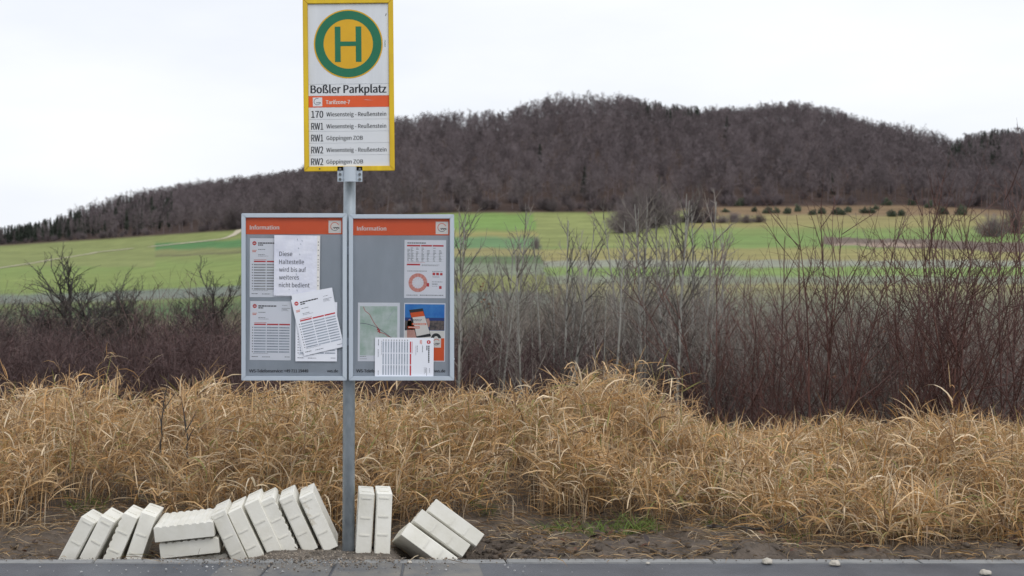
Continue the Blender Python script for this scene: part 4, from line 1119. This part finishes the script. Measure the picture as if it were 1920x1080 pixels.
class Face:
    """a flat upright panel whose local frame is given in photo pixels: x right, z up, y away from the viewer"""
    def __init__(s, root, cx, cy, Y): s.root, s.cx, s.cy, s.s = root, cx, cy, F / Y
    def xy(s, px, py): return (px - s.cx) / s.s, (s.cy - py) / s.s
    def rect(s, name, x0, y0, x1, y1, m, front, back=None, bev=0, parent=None, **kw):
        a, t = s.xy(x0, y0); c, b_ = s.xy(x1, y1)
        bm = bmesh.new()
        if back is None:
            vs = [bm.verts.new(q) for q in ((a, -front, b_), (c, -front, b_), (c, -front, t), (a, -front, t))]; bm.faces.new(vs)
            me = bpy.data.meshes.new(name); bm.to_mesh(me); bm.free(); me.materials.append(M[m])
            return ob_of(name, me, parent or s.root, **kw)
        add_box(bm, a, c, -front, -back, b_, t, bev)
        return bm_ob(name, bm, M[m], parent or s.root, **kw)
    def polys(s, name, polys, m, front, parent=None, **kw):
        V, Fc = [], []
        for p in polys:
            Fc.append(list(range(len(V), len(V) + len(p))))
            for q in p:
                a, b_ = s.xy(*q); V.append((a, -front, b_))
        me = bpy.data.meshes.new(name); me.from_pydata(V, [], Fc); me.materials.append(M[m])
        return ob_of(name, me, parent or s.root, **kw)
    def ring(s, name, px, py, r0, r1, m, front, a0=0, a1=360, n=72, parent=None):
        A = np.radians(np.linspace(a0, a1, n + 1)); P_ = []
        for i in range(n):
            o1, o2 = (px + r1 * math.cos(A[i]), py - r1 * math.sin(A[i])), (px + r1 * math.cos(A[i + 1]), py - r1 * math.sin(A[i + 1]))
            if r0 <= 0: P_.append([(px, py), o1, o2])
            else:
                i1, i2 = (px + r0 * math.cos(A[i]), py - r0 * math.sin(A[i])), (px + r0 * math.cos(A[i + 1]), py - r0 * math.sin(A[i + 1]))
                P_.append([i1, o1, o2, i2])
        return s.polys(name, P_, m, front, parent)
    def text(s, string, x0, x1, base, cap, m, front, bold=0.0, parent=None, name='lettering'):
        v, f = text_mesh(string, bold)
        k = (x1 - x0) / (v[:, 0].max() - v[:, 0].min()); kz = cap / CAPH
        a, b_ = s.xy(x0, base)
        W = np.stack([a + (v[:, 0] - v[:, 0].min()) * k / s.s, -front - v[:, 2], b_ + v[:, 1] * kz / s.s], -1)
        me = bpy.data.meshes.new(name); me.from_pydata(W.tolist(), [], f); me.materials.append(M[m])
        return ob_of(name, me, parent or s.root)
    def frame(s, name, x0, y0, x1, y1, wpx, m, front, back, bev=.002):
        """four mitred bars, each a part"""
        a, t = s.xy(x0, y0); c, b_ = s.xy(x1, y1); w = wpx / s.s; g = .0004
        for q in ([(a + g, t), (c - g, t), (c - w - g, t - w), (a + w + g, t - w)], [(a + g, b_), (a + w + g, b_ + w), (c - w - g, b_ + w), (c - g, b_)],
                  [(a, t - g), (a + w, t - w - g), (a + w, b_ + w + g), (a, b_ + g)], [(c, t - g), (c, b_ + g), (c - w, b_ + w + g), (c - w, t - w - g)]):
            bm = bmesh.new()
            lo = [bm.verts.new((x, -front, z)) for x, z in q]; hi = [bm.verts.new((x, -back, z)) for x, z in q]
            bm.faces.new(lo); bm.faces.new(hi[::-1])
            for i in range(4): bm.faces.new((lo[i], hi[i], hi[(i + 1) % 4], lo[(i + 1) % 4]))
            bmesh.ops.bevel(bm, geom=list(bm.edges), offset=bev, segments=2, affect='EDGES')
            bm_ob(name, bm, M[m], s.root)

# ---- post
YP = F * EYE / (1030 - VY)
base = P(653, 1030, YP); top = P(656.5, 60, YP)
post = empty('signpost', base, 'galvanised round steel post carrying the stop sign and both info cases', 'post')
b = bmesh.new(); add_cyl(b, Vector((0, 0, -.25)), top - base, .0305, n=40)
bm_ob('pole', b, M['galv'], post, smooth=True)
for py in (470, 640):
    b = bmesh.new(); c = P(654.6, py, YP) - base
    add_cyl(b, c - Vector((0, 0, .02)), c + Vector((0, 0, .02)), .0335, n=32)
    bm_ob('clamp', b, M['alu'], post)

# ---- stop sign
YS = 6.395
sg = empty('bus_stop_sign', P(654.5, 321, YS), 'yellow framed bus stop sign with a green H at the top of the post', 'sign', rot=(0, R(-0.55), 0))
S = Face(sg, 654.5 + 0.5, 321, YS)
off = 1.6       # the sign leans: photo columns are straightened about its foot
def ux(px, py): return px + (321 - py) * 0.0105
S.frame('frame', 571, -2, 740.5, 321, 9.2, 'yellow', .016, -.012)
S.rect('backing', 577.5, 5, 734, 314.5, 'sign_white', .004, -.008)
S.rect('face_panel', 580.5, 8.2, 731.2, 157.5, 'sign_white', .0062, .0041)
cx, cy = ux(653.3, 82.8), 82.8
S.ring('roundel_edge', cx, cy, 0, 64.6, 'sign_yellow', .0070)
S.ring('roundel_ring', cx, cy, 46.3, 62.2, 'green', .0076)
S.polys('letter', [[(cx - 25, cy - 32.6), (cx - 14.4, cy - 32.6), (cx - 14.4, cy + 33.6), (cx - 25, cy + 33.6)], [(cx + 14, cy - 32.6), (cx + 24.6, cy - 32.6), (cx + 24.6, cy + 33.6), (cx + 14, cy + 33.6)],
                   [(cx - 14.4, cy - 4.6), (cx + 14, cy - 4.6), (cx + 14, cy + 3.9), (cx - 14.4, cy + 3.9)]], 'green', .0078)
S.polys('scratch', [[(ux(723.5, 30), 27), (ux(725, 27), 26.3), (ux(723.4, 31), 31), (ux(722.3, 31), 31)]], 'ink', .0067)
v_ = S.text('20092', 0, 13, 0, 2.6, 'green', .0067)
v_.rotation_euler = (0, R(-90), 0); a_, b_ = S.xy(ux(723.4, 87), 89); o_ = S.xy(0, 0); v_.location = (a_ + o_[1], 0, b_ - o_[0])
S.rect('name_plate', 580.5, 158.3, 731.2, 179.4, 'plate_white', .0062, .0041)
S.text('Boßler Parkplatz', ux(582.6, 174), ux(725, 174), 174.4, 14.6, 'ink', .0068, .03)
S.rect('zone_strip', 580.5, 180, 731.2, 201.0, 'orange', .0062, .0041)
lg = S.rect('emblem', ux(587, 190), 182.6, ux(604.6, 190), 199.2, 'plate_white', .0068)
S.ring('emblem_ring', ux(595.4, 190), 190.2, 5.6, 6.6, 'ink_grey', .0073, 70, 330, parent=lg)
S.text('vvs', ux(593.4, 192), ux(602, 192), 193.4, 2.6, 'ink', .0074, .02, parent=lg)
S.text('Tarifzone-7', ux(611.2, 194), ux(656.6, 194), 195.2, 7.3, 'ink_white', .0068, .022)
S.polys('scratch', [[(ux(681, 188), 187.4), (ux(688, 188), 187), (ux(701, 188), 188.8), (ux(690, 188), 188.6)]], 'pink', .0067)
for y0, y1, num, dest, x1 in [(201.6, 223.6, '170', 'Wiesensteig - Reußenstein', 724.5), (224.2, 246, 'RW1', 'Wiesensteig - Reußenstein', 724.5), (246.6, 268, 'RW1', 'Göppingen ZOB', 680.8), (268.6, 290.4, 'RW2', 'Wiesensteig - Reußenstein', 725), (291, 312.4, 'RW2', 'Göppingen ZOB', 681.3)]:
    pl = S.rect('route_plate', 580.5, y0, 731.2, y1, 'plate_white', .0062, .0041)
    m_ = (y0 + y1) / 2
    S.text(num, ux(584, m_), ux(606.6, m_), y1 - 3.2, 12.7, 'ink', .0068, .02, parent=pl)
    S.text(dest, ux(612.4, m_), ux(x1, m_), y1 - 5.6, 7.4, 'ink', .0068, .012, parent=pl)
bc = S.xy(600, 316.5)
b = bmesh.new(); add_cyl(b, (bc[0], -.017, bc[1]), (bc[0], -.0155, bc[1]), .004, n=12)
bm_ob('screw', b, M['dark'], sg)
# mounting sleeve below the sign
br = empty('mounting_bracket', P(656, 341, YS), 'bolted steel sleeve clamping the yellow sign to the post', 'bracket')
B = Face(br, 656, 341, YS)
b = bmesh.new()
prof = [(-.062, .0), (-.034, .0)] + [(.034 * math.cos(t) * -1, -.034 * math.sin(t) * .72) for t in np.linspace(0.12, math.pi - .12, 14)] + [(.034, 0), (.062, 0), (.062, .004), (-.062, .004)]
lo = [b.verts.new((x, y - .016, 0)) for x, y in prof]; hi = [b.verts.new((x, y - .016, .075)) for x, y in prof]
b.faces.new(lo[::-1]); b.faces.new(hi)
for i in range(len(prof)): b.faces.new((lo[i], lo[(i + 1) % len(prof)], hi[(i + 1) % len(prof)], hi[i]))
bm_ob('sleeve', b, M['alu'], br)
for sx_ in (-.049, .049):
    for zz in (.012, .037, .062):
        b = bmesh.new(); add_cyl(b, (sx_, -.0162, zz), (sx_, -.024, zz), .0075, n=6); add_cyl(b, (sx_, -.0241, zz), (sx_, -.027, zz), .0042, n=12)
        bm_ob('bolt', b, M['bolt'], br)

# ---- info cases
YC = 6.40
def info_case(x0, y0, x1, y1, label):
    e = empty('info_case', P((x0 + x1) / 2, y1, YC), label, 'display case', 'info cases on the post')
    C = Face(e, (x0 + x1) / 2, y1, YC)
    C.frame('frame', x0, y0, x1, y1, 8.0, 'alu', .018, -.02, .0018)
    C.rect('backing', x0 + 6, y0 + 6, x1 - 6, y1 - 6, 'case_grey', -.006, -.018)
    C.rect('header', x0 + 7.4, y0 + 7.5, x1 - 7.4, y0 + 39.2, 'orange', -.0045)
    C.text('Information', x0 + 15.2, x0 + 70.5, y0 + 30.2, 7.6, 'ink_white', -.0038, .03)
    em = C.rect('emblem', x0 + 163, y0 + 13.6, x0 + 186.6, y0 + 37, 'ink_white', -.0039)
    C.ring('emblem_ring', x0 + 174.6, y0 + 24.6, 7.0, 8.1, 'orange', -.0034, 20, 215, parent=em)
    C.ring('emblem_ring', x0 + 174.6, y0 + 24.6, 7.0, 8.1, 'ink_grey', -.0034, 215, 318, parent=em)
    C.text('vvs', x0 + 171.6, x0 + 183.4, y0 + 28.6, 3.9, 'ink', -.0030, .045, parent=em)
    C.text('VVS-Telefonservice: +49 711 19449', x0 + 14, x0 + 125, y1 - 14.6, 5.6, 'ink', -.0045, .03)
    C.text('vvs.de', x0 + 160, x0 + 181, y1 - 14.6, 5.4, 'ink', -.0045, .03)
    pn = C.rect('pane', x0 + 7.2, y0 + 7.2, x1 - 7.2, y1 - 7.2, 'pane', .004)
    for yy in (y0 + 28, y1 - 40):
        bm = bmesh.new(); a, t = C.xy(x1, yy); add_cyl(bm, (a - .001, -.002, t), (a + .003, -.002, t), .004, n=10)
        if x1 > 700: bm_ob('hinge_pin', bm, M['alu'], e)
        else: bm.free()
    return C
CL = info_case(453, 400, 650.3, 713, 'grey info case left of the post with the stop closure notice taped on')
CR = info_case(654, 402, 851, 713, 'grey info case right of the post with a map and an advert')

# ---- sheets of paper: own frame in millimetre-like units 0..1
OUTER = .0065
def sheet(name, cx, cy, wpx, hpx, rot, front, label, cat, group=None, m='paper'):
    """cx, cy: centre in the photo; rot clockwise degrees; front: distance before the case plane"""
    Yf = YC - front
    e = empty(name, P(cx, cy, Yf), label, cat, group, (0, R(rot), 0))
    f = Face(e, 0, 0, Yf)
    w, h = wpx / 2, hpx / 2
    # a slightly buckled sheet with thickness
    nx, ny = 8, 10
    bm = bmesh.new(); g = []
    for j in range(ny + 1):
        for i in range(nx + 1):
            x, z = (i / nx - .5) * wpx / f.s, (j / ny - .5) * hpx / f.s
            g.append(bm.verts.new((x, 0, z)))
    for j in range(ny):
        for i in range(nx):
            q = j * (nx + 1) + i
            bm.faces.new((g[q], g[q + 1], g[q + nx + 2], g[q + nx + 1]))
    ext = bmesh.ops.extrude_face_region(bm, geom=list(bm.faces))
    for v in ext['geom']:
        if isinstance(v, bmesh.types.BMVert): v.co.y += .0004
    bm_ob('paper', bm, M[m], e)
    f.W, f.H = wpx, hpx
    f.u = lambda x: (x - .5) * wpx
    f.v = lambda y: (y - .5) * hpx
    def R4(x0, y0, x1, y1): return [(f.u(x0), f.v(y0)), (f.u(x1), f.v(y0)), (f.u(x1), f.v(y1)), (f.u(x0), f.v(y1))]
    f.R4 = R4
    return f
L1_, L2_ = .0006, .0010
def dashes(f, rg, x0, x1, y, h, wmin=.012, wmax=.05, gap=.008):
    q = []; x = x0
    while x < x1:
        w = rg.uniform(wmin, wmax); q.append(f.R4(x, y, min(x + w, x1), y + h)); x += w + gap
    return q
def timetable(f, seed, small=False):
    rg = random.Random(seed)
    c = (f.u(.11), f.v(.085)); r = f.W * .052
    f.ring('emblem', c[0], c[1], 0, r, 'red', L1_, n=8)
    f.polys('emblem_mark', [[(c[0] - r * .5, c[1] - r * .12), (c[0] + r * .5, c[1] - r * .12), (c[0] + r * .5, c[1] + r * .2), (c[0] - r * .5, c[1] + r * .2)]], 'ink_white', L2_)
    f.polys('heading', dashes(f, rg, .2, .64, .072, .02, .03, .07) + dashes(f, rg, .2, .32, .106, .018, .03, .06), 'ink', L1_)
    f.polys('small_print', dashes(f, rg, .2, .37, .185, .01) + dashes(f, rg, .2, .37, .275, .009) + dashes(f, rg, .2, .45, .30, .006) + dashes(f, rg, .78, .9, .065, .007)
            + dashes(f, rg, .05, .2, .935, .012) + dashes(f, rg, .3, .5, .94, .01) + dashes(f, rg, .85, .97, .938, .01) + dashes(f, rg, .08, .45, .885, .005) + [f.R4(.77, .115, .975, .121), f.R4(.77, .121, .776, .17), f.R4(.79, .135, .9, .141), f.R4(.79, .155, .93, .159)], 'ink_grey', L1_)
    f.polys('logo', [f.R4(.055, .2, .165, .212), f.R4(.06, .22, .15, .236)], 'pink', L1_)
    f.polys('column_heading', [f.R4(.10, .382, .385, .406), f.R4(.41, .382, .69, .406), f.R4(.71, .382, .97, .406), f.R4(.1, .362, .4, .368)], 'red', L1_)
    rows, ticks = [], []
    for i in range(10):
        y = .425 + i * .0458
        for a, b2 in ((.10, .385), (.41, .69), (.71, .96)): rows.append(f.R4(a, y + .012, b2, y + .034))
        ticks.append(f.R4(.056, y + .014, .074, y + .03))
    f.polys('table_rows', rows, 'row_blue' if not small else 'row_grey', L1_)
    f.polys('hour_marks', ticks, 'ink', L1_)
    tk = []
    for i in range(10):
        y = .425 + i * .0458
        for a, b2 in ((.10, .385), (.41, .69), (.71, .96)):
            if rg.random() < .8: tk += dashes(f, rg, a + .01, a + rg.uniform(.06, b2 - a), y + .018, .008, .012, .02, .02)
    f.polys('times', tk, 'ink_grey', L2_)
INN = -.0045
g = 'timetable sheets in the info cases'
timetable(sheet('timetable', 507, 502, 77.5, 110.5, .3, INN, 'timetable half covered by the closure notice at the upper left', 'timetable', g), 1, True)
timetable(sheet('timetable', 507.2, 620, 77.2, 110.5, .6, INN, 'straight timetable at the lower left of the left case', 'timetable', g), 2)
timetable(sheet('timetable', 593, 622, 78, 111, .2, .0046, 'timetable mostly hidden under the crooked sheets at the lower right of the left case', 'timetable', g), 3)
f = sheet('timetable', 594, 600, 77.5, 110, -10.0, OUTER + .0014, 'second crooked sheet showing only its corner behind the tilted timetable', 'timetable', g)
f.polys('small_print', dashes(f, random.Random(4), .7, .95, .06, .012) + [f.R4(.72, .1, .95, .106), f.R4(.72, .13, .9, .136)], 'ink_grey', L1_)
timetable(sheet('timetable', 595.5, 606, 77.5, 108, -13.2, OUTER + .0032, 'crooked timetable stuck on the outside of the left case, tilted to the left', 'timetable', g), 5)
f = sheet('notice', 556.8, 498, 86, 113.5, 0.6, OUTER, 'water stained notice in a punched sleeve saying the stop is not served', 'notice', None, 'wet_paper')
f.polys('punched_strip', [f.R4(.935, .0, .998, 1.0)], 'ink_white', L1_)
rg = random.Random(8)
f.polys('punch_hole', [f.R4(.952, y, .972, y + .016) for y in (.10, .15, .235, .32, .39, .43, .48, .52, .56, .68, .74, .82, .9, .95)], 'ink_grey', L2_)
for s_, w_, y_ in [('Diese', 24.5, 480.5), ('Haltestelle', 46.5, 495.5), ('wird bis auf', 50.5, 510), ('weiteres', 37.5, 524.5), ('nicht bedient', 57.5, 539)]:
    f.text(s_, 523.4 - 556.8, 523.4 - 556.8 + w_, y_ - 498 - .3, 8.2, 'ink_faded', L1_, .006)
f.polys('water_mark', [[(f.u(x) , f.v(y)), (f.u(x + rg.uniform(.008, .03)), f.v(y + .01)), (f.u(x + .02), f.v(y + rg.uniform(.02, .05))), (f.u(x - .005), f.v(y + .02))] for x, y in [(.5, .05), (.6, .07), (.57, .13), (.52, .2), (.55, .3), (.49, .57), (.48, .62), (.5, .66), (.33, .88), (.5, .89)]], 'row_blue', L1_)
f.polys('fold', [f.R4(.02, .035, .93, .04), f.R4(.415, .04, .42, .98)], 'paper', L1_)
# right case
f = sheet('fare_sheet', 797, 504.5, 78, 109, .5, INN, 'fare table with a pink zone circle at the upper right of the right case', 'fare sheet')
rg = random.Random(3)
f.polys('heading', dashes(f, rg, .07, .52, .045, .016, .03, .06), 'ink', L1_)
f.polys('column_heading', [f.R4(.06, .085, .38, .112), f.R4(.4, .085, .66, .112), f.R4(.68, .085, .94, .112), f.R4(.06, .41, .38, .438), f.R4(.06, .386, .5, .389)], 'red', L1_)
q = []
for i in range(11):
    y = .135 + i * .0222
    for xx in (.07, .15, .28, .41, .54, .69, .83):
        if i > 2 or rg.random() < .6: q.append(f.R4(xx, y, xx + rg.uniform(.03, .07), y + .008))
    if i in (4, 6, 8, 10): q.append(f.R4(.07, y + .013, .94, y + .0145))
f.polys('table', q + dashes(f, rg, .42, .85, .425, .006) + dashes(f, rg, .42, .8, .44, .006), 'ink_grey', L1_)
f.ring('zone_ring', f.u(.33), f.v(.735), f.W * .14, f.W * .225, 'pink', L1_)
f.ring('zone_centre', f.u(.33), f.v(.735), 0, f.W * .13, 'paper', L1_)
f.polys('zone_lines', [[(f.u(.33) + f.W * .225 * math.cos(a), f.v(.735) + f.W * .225 * math.sin(a)), (f.u(.33) + f.W * .225 * math.cos(a + .03), f.v(.735) + f.W * .225 * math.sin(a + .03)), (f.u(.33) + f.W * .05 * math.cos(a), f.v(.735) + f.W * .05 * math.sin(a))] for a in np.linspace(0, 6.28, 15)] + [f.R4(.54, .74, .6, .8)], 'red', L2_)
f.polys('small_print', dashes(f, rg, .07, .55, .53, .01) + dashes(f, rg, .67, .93, .535, .008) + dashes(f, rg, .68, .85, .63, .008) + dashes(f, rg, .67, .92, .715, .008) + dashes(f, rg, .67, .8, .75, .014) + dashes(f, rg, .67, .8, .79, .006) + dashes(f, rg, .05, .33, .945, .01) + dashes(f, rg, .38, .95, .943, .012), 'ink_grey', L1_)
f.polys('icon', [f.R4(.68, .56, .745, .605), f.R4(.77, .56, .835, .605), f.R4(.86, .565, .92, .605), f.R4(.84, .79, .9, .84)], 'red', L1_)
f = sheet('map_sheet', 710.2, 622.5, 78.5, 110, .3, INN, 'pale green area map with a red line in the right info case', 'map')
mp_ = f.polys('map_area', [f.R4(.05, .06, .94, .90)], 'map_print', L1_)
def road(pts, w, m):
    q = []
    for (a, b2), (c, d) in zip(pts[:-1], pts[1:]):
        A, B_ = Vector((f.u(a), f.v(b2))), Vector((f.u(c), f.v(d))); n_ = (B_ - A).normalized().orthogonal() * w / 2
        q.append([A + n_, B_ + n_, B_ - n_, A - n_])
    f.polys('map_line', q, m, L2_)
road([(.13, .07), (.17, .14), (.28, .2), (.33, .27), (.39, .35), (.48, .43), (.52, .5)], .9, 'red')
road([(.05, .35), (.2, .36), (.35, .39), (.5, .44), (.62, .5), (.75, .57), (.85, .63)], 1.1, 'ink_grey')
road([(.52, .5), (.64, .53), (.72, .57), (.82, .6)], 1.0, 'red')
road([(.7, .3), (.78, .2), (.9, .1)], .6, 'row_blue')
f.polys('stop_marks', [f.R4(.46, .44, .5, .47), f.R4(.49, .46, .53, .49), f.R4(.47, .485, .51, .5), f.R4(.51, .5, .54, .52)], 'red', L2_ + .0004)
f.polys('small_print', dashes(f, random.Random(2), .05, .2, .915, .008) + [f.R4(.05, .955, .22, .96)], 'ink_grey', L1_)
f = sheet('poster', 796, 623, 77.5, 109.5, .6, INN, 'blue and orange travel advert with a hand holding a phone beside a bus', 'poster', None)
f.polys('sky_picture', [f.R4(.02, .02, .98, .25)], 'sky_print', L1_)
f.polys('bus_side', [f.R4(.02, .25, .98, .47)], 'bus_blue', L1_)
f.polys('bus_window', [f.R4(.02, .3, .3, .46), f.R4(.62, .3, .97, .46)], 'bus_window', L2_)
f.polys('bus_skirt', [f.R4(.02, .47, .98, .6)], 'ink_white', L1_)
f.ring('bus_wheel', f.u(.78), f.v(.6), f.W * .05, f.W * .12, 'ink', L2_, 0, 180, 24)
f.polys('hand', [[(f.u(a), f.v(c)) for a, c in ((.09, .3), (.14, .27), (.2, .33), (.26, .46), (.32, .6), (.08, .62), (.07, .45))], [(f.u(a), f.v(c)) for a, c in ((.52, .27), (.6, .26), (.63, .33), (.61, .41), (.55, .42))]], 'skin_print', L2_)
f.polys('phone', [[(f.u(a), f.v(c)) for a, c in ((.12, .12), (.45, .09), (.66, .57), (.31, .6))]], 'ink', L2_ + .0003)
f.polys('phone_screen', [[(f.u(a), f.v(c)) for a, c in ((.20, .24), (.50, .22), (.63, .52), (.31, .57))]], 'ink_white', L2_ + .0006)
f.polys('phone_banner', [[(f.u(a), f.v(c)) for a, c in ((.15, .17), (.46, .14), (.50, .22), (.18, .25))], f.R4(.19, .345, .54, .375), f.R4(.09, .4, .38, .435)], 'orange', L2_ + .0009)
f.polys('phone_text', dashes(f, random.Random(6), .21, .43, .28, .012) + dashes(f, random.Random(7), .22, .42, .3, .01), 'ink_grey', L2_ + .0009)
f.polys('poster_text', dashes(f, random.Random(9), .11, .37, .41, .014, .02, .05) + dashes(f, random.Random(10), .22, .52, .353, .014, .02, .05), 'ink_white', L2_ + .0012)
f.polys('orange_field', [f.R4(.02, .6, .98, .985)], 'orange', L1_)
f.polys('emblem', [f.R4(.6, .6, .9, .76)], 'ink_white', L2_)
f.ring('emblem_ring', f.u(.79), f.v(.665), 5.0, 6.0, 'orange', L2_ + .0004, 30, 215)
f.ring('emblem_ring', f.u(.79), f.v(.665), 5.0, 6.0, 'ink_grey', L2_ + .0004, 215, 320)
f.text('vvs', f.u(.76), f.u(.87), f.v(.70), 2.8, 'ink', L2_ + .0006, .04)
f = sheet('timetable', 758, 669.6, 73, 110, 90.4, OUTER, 'timetable mounted sideways over the map and the advert in the right case', 'timetable', g)
timetable(f, 7)
